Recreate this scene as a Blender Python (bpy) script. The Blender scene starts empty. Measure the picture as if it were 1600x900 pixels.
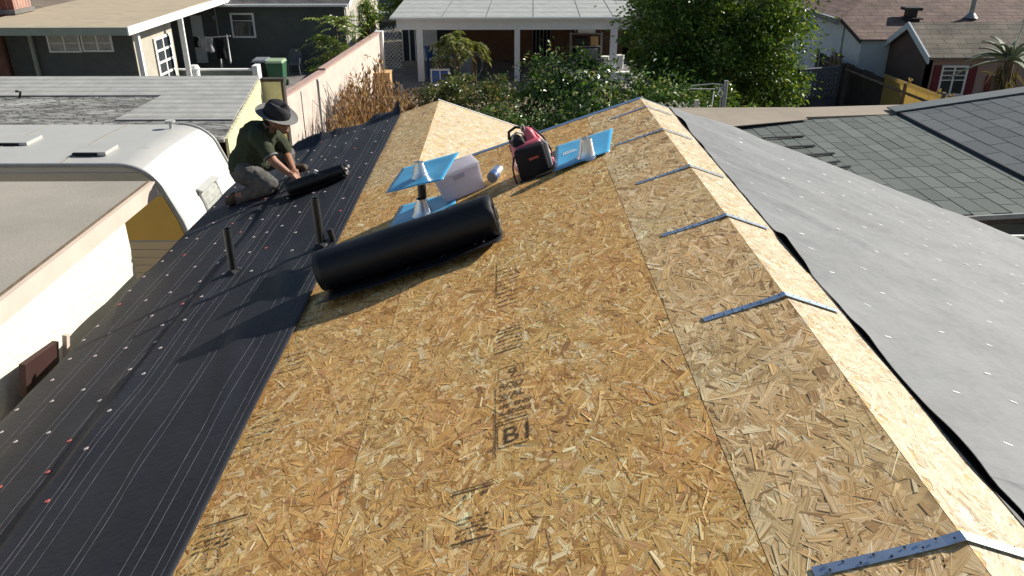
import bpy, bmesh, math, random
import numpy as np
from mathutils import Vector, Matrix, Euler, noise as mnoise
R = math.radians
random.seed(7); rng = np.random.default_rng(7)
scene = bpy.context.scene
COL = scene.collection
# ------------------------------------------------------------------ camera
CAMZ = 5.9
cam_d = bpy.data.cameras.new('camera'); cam = bpy.data.objects.new('camera', cam_d); COL.objects.link(cam)
cam.location = (0, 0, CAMZ); cam.rotation_euler = (R(90 - 25.27), 0, R(-0.66))
cam_d.lens = 28.125; cam_d.sensor_width = 36; cam_d.clip_start = .05; cam_d.clip_end = 900
scene.camera = cam
# ------------------------------------------------------------------ sky, sun, exposure
SUN_AZ, SUN_EL = 27.0, 31.0            # azimuth measured from +X towards +Y
w = bpy.data.worlds.new('World'); scene.world = w; w.use_nodes = True
nt = w.node_tree; bg = nt.nodes['Background']
sky = nt.nodes.new('ShaderNodeTexSky'); sky.sky_type = 'NISHITA'; sky.sun_disc = False
sky.sun_elevation = R(SUN_EL); sky.sun_rotation = R(90 - SUN_AZ); sky.air_density = 1.0; sky.dust_density = .7
nt.links.new(sky.outputs[0], bg.inputs[0]); bg.inputs[1].default_value = .06
sd = bpy.data.lights.new('sun', 'SUN'); sun = bpy.data.objects.new('sun', sd); COL.objects.link(sun)
sd.energy = 5.0; sd.angle = R(.53); sd.color = (1.0, .94, .84)
dirv = Vector((math.cos(R(SUN_AZ)) * math.cos(R(SUN_EL)), math.sin(R(SUN_AZ)) * math.cos(R(SUN_EL)), math.sin(R(SUN_EL))))
sun.rotation_euler = dirv.to_track_quat('Z', 'Y').to_euler(); sun.location = (20, 10, 20)
vs = scene.view_settings; vs.view_transform = 'Standard'; vs.look = 'None'; vs.exposure = .58; vs.gamma = 1
vs.use_curve_mapping = False
# ------------------------------------------------------------------ tape measure: a sight line from the photographer's eye
RM = cam.rotation_euler.to_matrix()
def ray(u, v):
    return (RM @ Vector(((u - 800) / 1250, (450 - v) / 1250, -1)))
def PY(u, v, y):
    d = ray(u, v); k = y / d.y; return Vector((d.x * k, y, CAMZ + d.z * k))
def PZ(u, v, z):
    d = ray(u, v); k = (z - CAMZ) / d.z; return Vector((d.x * k, d.y * k, z))
# ------------------------------------------------------------------ materials
def newmat(name):
    m = bpy.data.materials.new(name); m.use_nodes = True
    return m, m.node_tree, m.node_tree.nodes['Principled BSDF']
def N(nt, t, **k):
    n = nt.nodes.new(t)
    for a, b in k.items(): setattr(n, a, b)
    return n
def setin(n, **k):
    for a, b in k.items(): n.inputs[a.replace('_', ' ')].default_value = b
def c4(c): return (c[0], c[1], c[2], 1)
def mat(name, col, rough=.75, spec=.3, metal=0, var=.18, vscale=3, bump=0, bscale=60, dirt=None, dscale=1.2, stretch=(1, 1, 1), dthr=.55, bdist=.01):
    m, nt, p = newmat(name)
    tc = N(nt, 'ShaderNodeTexCoord'); mp = N(nt, 'ShaderNodeMapping'); mp.inputs['Scale'].default_value = stretch
    nt.links.new(tc.outputs['Object'], mp.inputs[0])
    a = N(nt, 'ShaderNodeTexNoise'); setin(a, Scale=vscale, Detail=6.0, Roughness=.6); nt.links.new(mp.outputs[0], a.inputs[0])
    r = N(nt, 'ShaderNodeValToRGB'); e = r.color_ramp.elements
    e[0].position = .3; e[1].position = .7
    e[0].color = c4([x * (1 - var) for x in col]); e[1].color = c4([min(1, x * (1 + var)) for x in col])
    nt.links.new(a.outputs[0], r.inputs[0]); out = r.outputs[0]
    if dirt:
        b = N(nt, 'ShaderNodeTexNoise'); setin(b, Scale=dscale, Detail=9.0, Roughness=.7); nt.links.new(mp.outputs[0], b.inputs[0])
        rr = N(nt, 'ShaderNodeValToRGB'); rr.color_ramp.elements[0].position = dthr; rr.color_ramp.elements[1].position = dthr + .13
        nt.links.new(b.outputs[0], rr.inputs[0])
        mx = N(nt, 'ShaderNodeMix', data_type='RGBA'); nt.links.new(rr.outputs[0], mx.inputs[0]); nt.links.new(out, mx.inputs[6])
        mx.inputs[7].default_value = c4(dirt); out = mx.outputs[2]
    nt.links.new(out, p.inputs['Base Color'])
    p.inputs['Roughness'].default_value = rough; p.inputs['Specular IOR Level'].default_value = spec; p.inputs['Metallic'].default_value = metal
    if bump:
        b = N(nt, 'ShaderNodeTexNoise'); setin(b, Scale=bscale, Detail=4.0); nt.links.new(mp.outputs[0], b.inputs[0])
        bp = N(nt, 'ShaderNodeBump'); setin(bp, Strength=bump, Distance=bdist); nt.links.new(b.outputs[0], bp.inputs['Height']); nt.links.new(bp.outputs[0], p.inputs['Normal'])
    return m
def attr_mat(name, rough=.7, spec=.3, transl=0, mul=1.0, bump=0, bscale=80):
    m, nt, p = newmat(name)
    a = N(nt, 'ShaderNodeAttribute', attribute_name='Col'); out = a.outputs['Color']
    nt.links.new(out, p.inputs['Base Color'])
    p.inputs['Roughness'].default_value = rough; p.inputs['Specular IOR Level'].default_value = spec
    if transl:
        t = N(nt, 'ShaderNodeBsdfTranslucent'); mx = N(nt, 'ShaderNodeMixShader'); mx.inputs[0].default_value = transl
        hs = N(nt, 'ShaderNodeMix', data_type='RGBA', blend_type='MULTIPLY'); hs.inputs[0].default_value = 1
        hs.inputs[7].default_value = (1.5, 1.35, .5, 1); nt.links.new(out, hs.inputs[6]); nt.links.new(hs.outputs[2], t.inputs[0])
        nt.links.new(p.outputs[0], mx.inputs[1]); nt.links.new(t.outputs[0], mx.inputs[2])
        nt.links.new(mx.outputs[0], nt.nodes['Material Output'].inputs[0])
    if bump:
        tc = N(nt, 'ShaderNodeTexCoord'); b = N(nt, 'ShaderNodeTexNoise'); setin(b, Scale=bscale, Detail=4.0); nt.links.new(tc.outputs['Object'], b.inputs[0])
        bp = N(nt, 'ShaderNodeBump'); setin(bp, Strength=bump, Distance=.01); nt.links.new(b.outputs[0], bp.inputs['Height']); nt.links.new(bp.outputs[0], p.inputs['Normal'])
    return m
def flake_mat(name):
    m, nt, p = newmat(name)
    a = N(nt, 'ShaderNodeAttribute', attribute_name='Col'); f = N(nt, 'ShaderNodeAttribute', attribute_name='fuv')
    mp = N(nt, 'ShaderNodeMapping'); mp.inputs['Scale'].default_value = (9, 260, 1); nt.links.new(f.outputs['Vector'], mp.inputs[0])
    n = N(nt, 'ShaderNodeTexNoise'); setin(n, Scale=1.0, Detail=3.0); nt.links.new(mp.outputs[0], n.inputs[0])
    r = N(nt, 'ShaderNodeValToRGB'); r.color_ramp.elements[0].position = .3; r.color_ramp.elements[1].position = .68
    r.color_ramp.elements[0].color = (.64, .54, .44, 1); r.color_ramp.elements[1].color = (1.34, 1.30, 1.24, 1)
    nt.links.new(n.outputs[0], r.inputs[0])
    mx = N(nt, 'ShaderNodeMix', data_type='RGBA', blend_type='MULTIPLY'); mx.inputs[0].default_value = 1
    nt.links.new(a.outputs['Color'], mx.inputs[6]); nt.links.new(r.outputs[0], mx.inputs[7]); nt.links.new(mx.outputs[2], p.inputs['Base Color'])
    bp = N(nt, 'ShaderNodeBump'); setin(bp, Strength=.35, Distance=.002); nt.links.new(n.outputs[0], bp.inputs['Height']); nt.links.new(bp.outputs[0], p.inputs['Normal'])
    p.inputs['Roughness'].default_value = .62; p.inputs['Specular IOR Level'].default_value = .25
    return m
def shingle_mat(name, c1, c2, mortar, bw, bh, swap=False, rough=.9):
    m, nt, p = newmat(name)
    tc = N(nt, 'ShaderNodeTexCoord'); mp = N(nt, 'ShaderNodeMapping')
    if swap: mp.inputs['Rotation'].default_value = (0, 0, R(90))
    nt.links.new(tc.outputs['Object'], mp.inputs[0])
    b = N(nt, 'ShaderNodeTexBrick'); nt.links.new(mp.outputs[0], b.inputs[0])
    b.inputs['Color1'].default_value = c4(c1); b.inputs['Color2'].default_value = c4(c2); b.inputs['Mortar'].default_value = c4(mortar)
    setin(b, Scale=1.0, Mortar_Size=.012, Mortar_Smooth=.3, Bias=0.0, Brick_Width=bw, Row_Height=bh)
    n = N(nt, 'ShaderNodeTexNoise'); setin(n, Scale=1.5, Detail=8.0, Roughness=.7); nt.links.new(tc.outputs['Object'], n.inputs[0])
    r = N(nt, 'ShaderNodeValToRGB'); r.color_ramp.elements[0].color = (.6, .6, .6, 1); r.color_ramp.elements[1].color = (1.3, 1.25, 1.2, 1)
    r.color_ramp.elements[0].position = .3; r.color_ramp.elements[1].position = .7
    nt.links.new(n.outputs[0], r.inputs[0])
    mx = N(nt, 'ShaderNodeMix', data_type='RGBA', blend_type='MULTIPLY'); mx.inputs[0].default_value = 1
    nt.links.new(b.outputs[0], mx.inputs[6]); nt.links.new(r.outputs[0], mx.inputs[7]); nt.links.new(mx.outputs[2], p.inputs['Base Color'])
    bp = N(nt, 'ShaderNodeBump', invert=True); setin(bp, Strength=.8, Distance=.02); nt.links.new(b.outputs['Fac'], bp.inputs['Height']); nt.links.new(bp.outputs[0], p.inputs['Normal'])
    p.inputs['Roughness'].default_value = rough; p.inputs['Specular IOR Level'].default_value = .15
    return m
def crack_mat(name, col, crack, sc, stretch):
    m, nt, p = newmat(name)
    tc = N(nt, 'ShaderNodeTexCoord'); mp = N(nt, 'ShaderNodeMapping'); mp.inputs['Scale'].default_value = stretch
    nt.links.new(tc.outputs['Object'], mp.inputs[0])
    dn = N(nt, 'ShaderNodeTexNoise'); setin(dn, Scale=2.0, Detail=5.0); nt.links.new(mp.outputs[0], dn.inputs[0])
    ad = N(nt, 'ShaderNodeMix', data_type='RGBA', blend_type='LINEAR_LIGHT'); ad.inputs[0].default_value = .35
    nt.links.new(mp.outputs[0], ad.inputs[6]); nt.links.new(dn.outputs['Color'], ad.inputs[7])
    v = N(nt, 'ShaderNodeTexVoronoi', feature='DISTANCE_TO_EDGE'); setin(v, Scale=sc); nt.links.new(ad.outputs[2], v.inputs[0])
    r = N(nt, 'ShaderNodeValToRGB'); r.color_ramp.elements[0].position = .03; r.color_ramp.elements[1].position = .11
    r.color_ramp.elements[0].color = c4(crack); r.color_ramp.elements[1].color = (1, 1, 1, 1); nt.links.new(v.outputs[0], r.inputs[0])
    n = N(nt, 'ShaderNodeTexNoise'); setin(n, Scale=1.3, Detail=9.0, Roughness=.75); nt.links.new(mp.outputs[0], n.inputs[0])
    r2 = N(nt, 'ShaderNodeValToRGB'); r2.color_ramp.elements[0].position = .38; r2.color_ramp.elements[1].position = .62
    r2.color_ramp.elements[0].color = c4([x * .35 for x in col]); r2.color_ramp.elements[1].color = c4([x * 1.2 for x in col]); nt.links.new(n.outputs[0], r2.inputs[0])
    mx = N(nt, 'ShaderNodeMix', data_type='RGBA', blend_type='MULTIPLY'); mx.inputs[0].default_value = 1
    nt.links.new(r2.outputs[0], mx.inputs[6]); nt.links.new(r.outputs[0], mx.inputs[7]); nt.links.new(mx.outputs[2], p.inputs['Base Color'])
    bp = N(nt, 'ShaderNodeBump'); setin(bp, Strength=.7, Distance=.03); nt.links.new(r.outputs[0], bp.inputs['Height']); nt.links.new(bp.outputs[0], p.inputs['Normal'])
    p.inputs['Roughness'].default_value = .95
    return m
def rib_mat(name, col, axis, freq, depth=.5, dark=.6, rough=.7):
    m, nt, p = newmat(name)
    tc = N(nt, 'ShaderNodeTexCoord'); wv = N(nt, 'ShaderNodeTexWave', bands_direction=axis, wave_profile='SIN'); setin(wv, Scale=freq, Distortion=.15, Detail=2.0)
    nt.links.new(tc.outputs['Object'], wv.inputs[0])
    r = N(nt, 'ShaderNodeValToRGB'); r.color_ramp.elements[0].color = c4([x * dark for x in col]); r.color_ramp.elements[1].color = c4(col)
    r.color_ramp.elements[0].position = .1; r.color_ramp.elements[1].position = .35; nt.links.new(wv.outputs[0], r.inputs[0])
    n = N(nt, 'ShaderNodeTexNoise'); setin(n, Scale=2.5, Detail=8.0, Roughness=.7); nt.links.new(tc.outputs['Object'], n.inputs[0])
    r2 = N(nt, 'ShaderNodeValToRGB'); r2.color_ramp.elements[0].color = (.75, .75, .75, 1); r2.color_ramp.elements[1].color = (1.1, 1.1, 1.1, 1)
    r2.color_ramp.elements[0].position = .3; r2.color_ramp.elements[1].position = .7; nt.links.new(n.outputs[0], r2.inputs[0])
    mx = N(nt, 'ShaderNodeMix', data_type='RGBA', blend_type='MULTIPLY'); mx.inputs[0].default_value = 1
    nt.links.new(r.outputs[0], mx.inputs[6]); nt.links.new(r2.outputs[0], mx.inputs[7]); nt.links.new(mx.outputs[2], p.inputs['Base Color'])
    bp = N(nt, 'ShaderNodeBump'); setin(bp, Strength=depth, Distance=.02); nt.links.new(wv.outputs[0], bp.inputs['Height']); nt.links.new(bp.outputs[0], p.inputs['Normal'])
    p.inputs['Roughness'].default_value = rough; p.inputs['Specular IOR Level'].default_value = .3
    return m
def ink_mat():
    m, nt, p = newmat('stamp_ink')
    p.inputs['Base Color'].default_value = (.045, .028, .018, 1); p.inputs['Roughness'].default_value = .8
    tc = N(nt, 'ShaderNodeTexCoord'); n = N(nt, 'ShaderNodeTexNoise'); setin(n, Scale=75.0, Detail=4.0, Roughness=.7); nt.links.new(tc.outputs['Object'], n.inputs[0])
    r = N(nt, 'ShaderNodeValToRGB'); r.color_ramp.elements[0].position = .46; r.color_ramp.elements[1].position = .72
    r.color_ramp.elements[0].color = (.92, .85, .85, 1); r.color_ramp.elements[1].color = (0.1, 0.1, 0.1, 1)
    nt.links.new(n.outputs[0], r.inputs[0]); nt.links.new(r.outputs[0], p.inputs['Alpha'])
    return m
M = {}
M['flake'] = flake_mat('osb_strands')
M['osb_base'] = mat('osb_core', (.58, .39, .18), .85, var=.4, vscale=30)
M['osb_edge'] = mat('osb_cut_edge', (.42, .27, .12), .9, var=.35, vscale=60)
M['felt'] = mat('black_felt', (.019, .020, .026), .62, spec=.35, var=.25, vscale=2.2, bump=.25, bscale=35, dirt=(.038, .033, .034), dscale=2.5, dthr=.6)
M['felt_line'] = mat('chalk_line', (.11, .11, .125), .8, var=.45, vscale=14)
M['felt_roll'] = mat('black_roll', (.010, .011, .014), .5, spec=.4, var=.2)
M['felt_back'] = mat('felt_underside', (.04, .045, .04), .7)
M['grey_sheet'] = mat('grey_underlayment', (.183, .191, .196), .72, spec=.3, var=.12, vscale=1.3, bump=.7, bscale=2.6, stretch=(.8, 2.2, 1), bdist=.07)
M['staple'] = mat('staple_metal', (.85, .86, .88), .35, spec=.6, var=.05)
M['strap'] = mat('galvanised_steel', (.50, .60, .73), .36, metal=.9, var=.15, vscale=20)  # blue cast in the base colour stands in for reflected sky
M['dark'] = mat('dark_hole', (.012, .012, .014), .8)
M['pipe'] = mat('black_plastic_pipe', (.017, .018, .02), .42, spec=.5, var=.3, vscale=30)
M['blue'] = mat('blue_sheet_metal', (.075, .40, .68), .3, spec=.5, var=.05, vscale=4)
M['cone'] = mat('bare_aluminium', (.75, .77, .8), .28, metal=.95, var=.1)
M['flake_red'] = mat('red_cap', (.55, .12, .10), .5, var=.2)
M['cap'] = mat('nail_cap', (.55, .48, .46), .5, var=.3, vscale=8)
M['ink'] = ink_mat()
M['white'] = mat('white_paint', (.78, .78, .76), .6, var=.06)
M['whitewall'] = mat('white_stucco', (.70, .68, .58), .9, var=.05, vscale=7, bump=.9, bscale=28, dirt=(.55, .54, .5), dscale=6, dthr=.66)
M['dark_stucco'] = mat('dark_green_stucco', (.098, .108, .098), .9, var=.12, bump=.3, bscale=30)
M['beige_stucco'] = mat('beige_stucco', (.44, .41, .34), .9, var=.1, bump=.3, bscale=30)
M['tan_roof'] = mat('tan_rolled_roofing', (.42, .35, .25), .9, var=.1, vscale=2, dirt=(.30, .26, .2), dscale=.8, stretch=(1, 3, 1))
M['flat_roof'] = mat('grey_flat_roofing', (.33, .305, .26), .9, var=.1, vscale=1.5, dirt=(.24, .22, .2), dscale=.9, bump=.2, dthr=.6)
M['fascia'] = mat('pink_beige_fascia', (.58, .47, .40), .8, var=.08)
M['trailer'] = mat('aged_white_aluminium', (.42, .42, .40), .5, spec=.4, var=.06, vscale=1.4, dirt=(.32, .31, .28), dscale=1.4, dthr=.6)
M['trailer_front'] = mat('glossy_white_trailer_paint', (.62, .62, .60), .4, spec=.5, var=.04, dirt=(.16, .15, .13), dscale=1.1, dthr=.63, stretch=(1, 5, .8))  # stretched noise lays darker streaks over the white
M['yellow'] = mat('ochre_paint', (.62, .39, .09), .6, var=.06)
M['green_fascia'] = mat('sage_fascia', (.30, .33, .27), .8, var=.1)
M['glass'] = mat('dark_window_glass', (.03, .04, .045), .12, spec=.6, var=.3, vscale=2)
M['curtain'] = mat('window_with_blind', (.36, .37, .34), .3, spec=.5, var=.25, vscale=6)
M['door'] = mat('pale_door', (.55, .56, .54), .6, var=.06)
M['brick'] = shingle_mat('red_brick', (.30, .10, .07), (.38, .16, .11), (.4, .36, .32), .22, .08)
M['shed_roof'] = rib_mat('grey_ribbed_sheet', (.40, .40, .38), 'Y', 1.1, .4, .8)
M['shed_crack'] = crack_mat('cracked_old_roofing', (.33, .33, .31), (.40, .40, .40), 4.6, (.6, 2.2, 1))
M['cream_board'] = rib_mat('cream_boards', (.72, .68, .42), 'Y', 1.6, .3, .75)
M['pink_wall'] = mat('pinkish_block_wall', (.58, .50, .44), .9, var=.10, bump=.3, bscale=20, dirt=(.42, .37, .33), dscale=1.6, dthr=.6)
M['pink_cap'] = mat('red_wall_cap', (.42, .29, .25), .9, var=.2, vscale=9)
M['concrete'] = mat('yard_concrete', (.20, .19, .18), .9, var=.25, vscale=1.2, dirt=(.11, .10, .09), dscale=.7)
M['ground'] = mat('dry_soil', (.20, .16, .12), .95, var=.35, vscale=.8, bump=.5, bscale=6, dirt=(.10, .11, .05), dscale=.35)
M['bin'] = mat('green_plastic', (.045, .13, .07), .5, var=.1)
M['bin_lid'] = mat('pale_green_lid', (.30, .40, .26), .5, var=.1)
M['blackplastic'] = mat('black_plastic', (.02, .02, .022), .5)
M['greyplastic'] = mat('grey_plastic', (.20, .22, .24), .5)
M['patio_roof'] = rib_mat('pale_roof_sheets', (.40, .42, .40), 'Y', .28, .35, .8)
M['patio_white'] = mat('patio_white_paint', (.74, .75, .74), .7, var=.05)
M['brown_wall'] = mat('brown_stucco', (.17, .09, .055), .9, var=.15, bump=.2)
M['bluepaint'] = mat('blue_panel', (.07, .16, .45), .5, var=.1)
M['cardboard'] = mat('tan_cabinet', (.52, .34, .17), .8, var=.1)
M['wood'] = mat('weathered_wood', (.22, .16, .11), .9, var=.35, vscale=6, stretch=(1, 1, .2))
M['darkwood'] = mat('dark_fence_wood', (.06, .05, .045), .9, var=.35, vscale=6, stretch=(4, 4, .3))
M['lattice_grey'] = mat('grey_lattice_paint', (.14, .15, .17), .8, var=.1)
M['cream'] = mat('cream_lattice', (.60, .55, .45), .8)
M['shingle_brown'] = shingle_mat('brown_shingles', (.17, .125, .11), (.22, .165, .145), (.085, .065, .06), .55, .22)
M['shingle_grey'] = shingle_mat('grey_brown_shingles', (.165, .15, .125), (.205, .185, .155), (.09, .08, .07), .55, .2)
M['shingle_dark'] = shingle_mat('charcoal_shingles', (.09, .09, .095), (.14, .14, .14), (.04, .04, .04), .3, .14)
M['bluewall'] = mat('pale_blue_wall', (.60, .65, .70), .9, var=.06)
M['maroon'] = mat('shade_brown_gable_wall', (.13, .09, .08), .9, var=.1)  # dark tone puts the shade of the gable end into its colour
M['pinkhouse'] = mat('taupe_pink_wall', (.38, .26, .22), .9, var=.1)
M['shutter'] = mat('red_shutter', (.17, .03, .035), .7, var=.1)
M['tan_flat'] = mat('tan_roof_edge', (.33, .28, .22), .9, var=.08, dirt=(.30, .25, .2), dscale=1.5)
M['navy'] = mat('navy_tarp', (.012, .018, .055), .6, var=.3)
M['steel'] = mat('grey_painted_steel', (.30, .31, .31), .5, metal=.3, var=.2)
M['bark'] = mat('bark', (.12, .09, .06), .95, var=.3, vscale=10)
M['skin'] = mat('tanned_skin', (.30, .15, .09), .55, spec=.4, var=.1, vscale=20)
M['shirt'] = mat('olive_shirt', (.038, .048, .024), .85, var=.15, vscale=12, bump=.3, bscale=40)
M['trouser'] = mat('grey_work_trousers', (.105, .10, .095), .9, var=.2, vscale=10, bump=.3, bscale=30)
M['boot'] = mat('brown_boot', (.08, .055, .04), .7, var=.2)
M['hat'] = mat('charcoal_hat_felt', (.028, .028, .032), .85, var=.15)
M['hat_brim'] = mat('grey_hat_brim', (.17, .17, .165), .85, var=.1)
M['hat_band'] = mat('black_hat_band', (.02, .02, .023), .7)
M['hair'] = mat('dark_hair', (.015, .012, .01), .7)
M['box'] = mat('translucent_white_plastic', (.74, .72, .76), .38, spec=.5, var=.05)
M['box_in'] = mat('grey_contents', (.25, .22, .26), .7, var=.3)
M['bag_black'] = mat('black_ballistic_cloth', (.014, .013, .017), .65, var=.25, vscale=15)
M['bag_red'] = mat('red_plastic', (.60, .13, .18), .42, spec=.5, var=.1, vscale=12)
M['bag_grey'] = mat('grey_trim', (.38, .36, .36), .5, var=.1)
M['can_blue'] = mat('blue_can', (.04, .10, .25), .35, spec=.5)
M['cloth_black'] = mat('black_cloth', (.012, .012, .014), .9)
M['cloth_grey'] = mat('grey_cloth', (.42, .41, .42), .9)
M['leaf'] = attr_mat('leaf', .45, .45, .28)
M['leaf_gloss'] = attr_mat('glossy_leaf', .33, .6, .22)
M['dryleaf'] = attr_mat('dry_leaf', .8, .2, .25)
M['tab'] = attr_mat('asphalt_tab', .92, .15, 0, bump=.5, bscale=120)
M['reed'] = None
def reed_mat():
    m = rib_mat('yellow_reed_screen', (.50, .38, .17), 'Y', 7, .5, .55); nt = m.node_tree; p = nt.nodes['Principled BSDF']
    t = N(nt, 'ShaderNodeBsdfTranslucent'); t.inputs[0].default_value = (.70, .58, .30, 1); mx = N(nt, 'ShaderNodeMixShader'); mx.inputs[0].default_value = .55
    nt.links.new(p.outputs[0], mx.inputs[1]); nt.links.new(t.outputs[0], mx.inputs[2]); nt.links.new(mx.outputs[0], nt.nodes['Material Output'].inputs[0])
    return m
M['reed'] = reed_mat()
def milky(m, c, f):
    nt = m.node_tree; t = N(nt, 'ShaderNodeBsdfTranslucent'); t.inputs[0].default_value = c4(c); mx = N(nt, 'ShaderNodeMixShader'); mx.inputs[0].default_value = f
    nt.links.new(nt.nodes['Principled BSDF'].outputs[0], mx.inputs[1]); nt.links.new(t.outputs[0], mx.inputs[2]); nt.links.new(mx.outputs[0], nt.nodes['Material Output'].inputs[0])
milky(M['box'], (.93, .91, .95), .55)
# ------------------------------------------------------------------ objects
def tag(o, label, cat, group=None, kind=None):
    o['label'] = label; o['category'] = cat
    if group: o['group'] = group
    if kind: o['kind'] = kind
    return o
def thing(name, label, cat, loc=(0, 0, 0), group=None):
    o = bpy.data.objects.new(name, None); COL.objects.link(o); o.location = loc; o.empty_display_size = .1
    return tag(o, label, cat, group)
def link(name, me, parent=None, kind=None):
    o = bpy.data.objects.new(name, me); COL.objects.link(o)
    if parent is not None:
        o.parent = parent
        if parent.type == 'EMPTY': o.location = -Vector(parent.location)
    if kind: o['kind'] = kind
    return o
class MB:
    """collects shapes for ONE mesh object"""
    def __init__(s): s.v = []; s.f = []; s.m = []; s.mi = 0
    def add(s, vs, fs):
        b = len(s.v); s.v += [tuple(x) for x in vs]; s.f += [tuple(b + i for i in f) for f in fs]; s.m += [s.mi] * len(fs); return s
    def mat(s, i): s.mi = i; return s
    def box(s, c, size, rot=None):
        hx, hy, hz = [x / 2 for x in size]; q = [(-hx, -hy, -hz), (hx, -hy, -hz), (hx, hy, -hz), (-hx, hy, -hz), (-hx, -hy, hz), (hx, -hy, hz), (hx, hy, hz), (-hx, hy, hz)]
        c = Vector(c); pts = [(c + (rot @ Vector(p) if rot else Vector(p))) for p in q]
        return s.add(pts, [(0, 3, 2, 1), (4, 5, 6, 7), (0, 1, 5, 4), (1, 2, 6, 5), (2, 3, 7, 6), (3, 0, 4, 7)])
    def bx(s, x0, x1, y0, y1, z0, z1): return s.box(((x0 + x1) / 2, (y0 + y1) / 2, (z0 + z1) / 2), (abs(x1 - x0), abs(y1 - y0), abs(z1 - z0)))
    def prism(s, poly, vec):
        n = len(poly); vec = Vector(vec); a = [Vector(p) for p in poly]; b = [p + vec for p in a]
        return s.add(a + b, [tuple(range(n))[::-1], tuple(range(n, 2 * n))] + [(i, (i + 1) % n, n + (i + 1) % n, n + i) for i in range(n)])
    def tube(s, pts, r, n=8, cap=True):
        pts = [Vector(p) for p in pts]; rs = r if isinstance(r, (list, tuple)) else [r] * len(pts); ring = []; vs = []; up = None
        for i, p in enumerate(pts):
            d = (pts[min(i + 1, len(pts) - 1)] - pts[max(i - 1, 0)]).normalized()
            if up is None: up = d.orthogonal().normalized()
            up = (up - d * up.dot(d)).normalized(); sd_ = d.cross(up)
            for k in range(n):
                a = 2 * math.pi * k / n; vs.append(p + (up * math.cos(a) + sd_ * math.sin(a)) * rs[i])
        fs = [(i * n + k, i * n + (k + 1) % n, (i + 1) * n + (k + 1) % n, (i + 1) * n + k) for i in range(len(pts) - 1) for k in range(n)]
        if cap: fs += [tuple(range(n))[::-1], tuple(range((len(pts) - 1) * n, len(pts) * n))]
        return s.add(vs, fs)
    def quad(s, a, b, c, d): return s.add([a, b, c, d], [(0, 1, 2, 3)])
    def build(s, name, mats, parent=None, smooth=False, bevel=0, kind=None):
        me = bpy.data.meshes.new(name); me.from_pydata(s.v, [], s.f); me.update()
        for m in (mats if isinstance(mats, (list, tuple)) else [mats]): me.materials.append(m)
        me.polygons.foreach_set('material_index', s.m)
        if smooth: me.polygons.foreach_set('use_smooth', [True] * len(me.polygons))
        bm = bmesh.new(); bm.from_mesh(me); bmesh.ops.recalc_face_normals(bm, faces=bm.faces); bm.to_mesh(me); bm.free()
        if smooth: me.set_sharp_from_angle(angle=R(40))
        o = link(name, me, parent, kind)
        if bevel:
            b = o.modifiers.new('bevel', 'BEVEL'); b.width = bevel; b.segments = 2; b.limit_method = 'ANGLE'
        return o
def np_mesh(name, V, F, mats, parent=None, col=None, fuv=None, kind=None, smooth=False):
    me = bpy.data.meshes.new(name); k = F.shape[1]
    me.vertices.add(len(V)); me.vertices.foreach_set('co', V.astype(np.float32).ravel())
    me.loops.add(F.size); me.loops.foreach_set('vertex_index', F.astype(np.int32).ravel())
    me.polygons.add(len(F)); me.polygons.foreach_set('loop_start', np.arange(0, F.size, k, dtype=np.int32))
    if smooth: me.polygons.foreach_set('use_smooth', [True] * len(F))
    me.update(calc_edges=True)
    if not smooth: me.shade_flat()
    if col is not None:
        a = me.color_attributes.new('Col', 'FLOAT_COLOR', 'POINT'); c = np.ones((len(V), 4), np.float32); c[:, :3] = col; a.data.foreach_set('color', c.ravel())
    if fuv is not None:
        a = me.attributes.new('fuv', 'FLOAT_VECTOR', 'POINT'); a.data.foreach_set('vector', fuv.astype(np.float32).ravel())
    for m in (mats if isinstance(mats, (list, tuple)) else [mats]): me.materials.append(m)
    return link(name, me, parent, kind)
def grid(name, fn, u0, u1, nu, v0, v1, nv, mats, parent=None, kind=None):
    V = np.array([fn(u0 + (u1 - u0) * i / nu, v0 + (v1 - v0) * j / nv) for j in range(nv + 1) for i in range(nu + 1)])
    F = np.array([(j * (nu + 1) + i, j * (nu + 1) + i + 1, (j + 1) * (nu + 1) + i + 1, (j + 1) * (nu + 1) + i) for j in range(nv) for i in range(nu)])
    return np_mesh(name, V, F, mats, parent, kind=kind, smooth=True)
def blob(name, prims, voxel, m, parent=None, folds=0, fscale=10, smooth_it=2):
    """one continuous closed surface grown from tapered capsules: (p0, p1, r0, r1) chains"""
    bm = bmesh.new()
    for p0, p1, r0, r1 in prims:
        p0 = Vector(p0); p1 = Vector(p1); L = (p1 - p0).length; k = max(1, int(L / (.28 * min(r0, r1))))
        for i in range(k + 1):
            t = i / k; bmesh.ops.create_icosphere(bm, subdivisions=2, radius=r0 + (r1 - r0) * t, matrix=Matrix.Translation(p0.lerp(p1, t)))
    me = bpy.data.meshes.new(name); bm.to_mesh(me); bm.free()
    o = bpy.data.objects.new(name, me); COL.objects.link(o)
    md = o.modifiers.new('r', 'REMESH'); md.mode = 'VOXEL'; md.voxel_size = voxel; md.use_smooth_shade = True
    if smooth_it:
        s_ = o.modifiers.new('s', 'SMOOTH'); s_.iterations = smooth_it; s_.factor = .5
    dg = bpy.context.evaluated_depsgraph_get(); dg.update(); me2 = bpy.data.meshes.new_from_object(o.evaluated_get(dg))
    bpy.data.objects.remove(o); me2.name = name
    if folds:
        for v in me2.vertices:
            n = v.normal.copy(); v.co += n * folds * (mnoise.noise(Vector((v.co.x, v.co.y, v.co.z * .45)) * fscale) + .5 * mnoise.noise(v.co * fscale * 2.3))
    me2.polygons.foreach_set('use_smooth', [True] * len(me2.polygons))
    me2.materials.clear(); me2.materials.append(m)
    return link(name, me2, parent)
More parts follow.
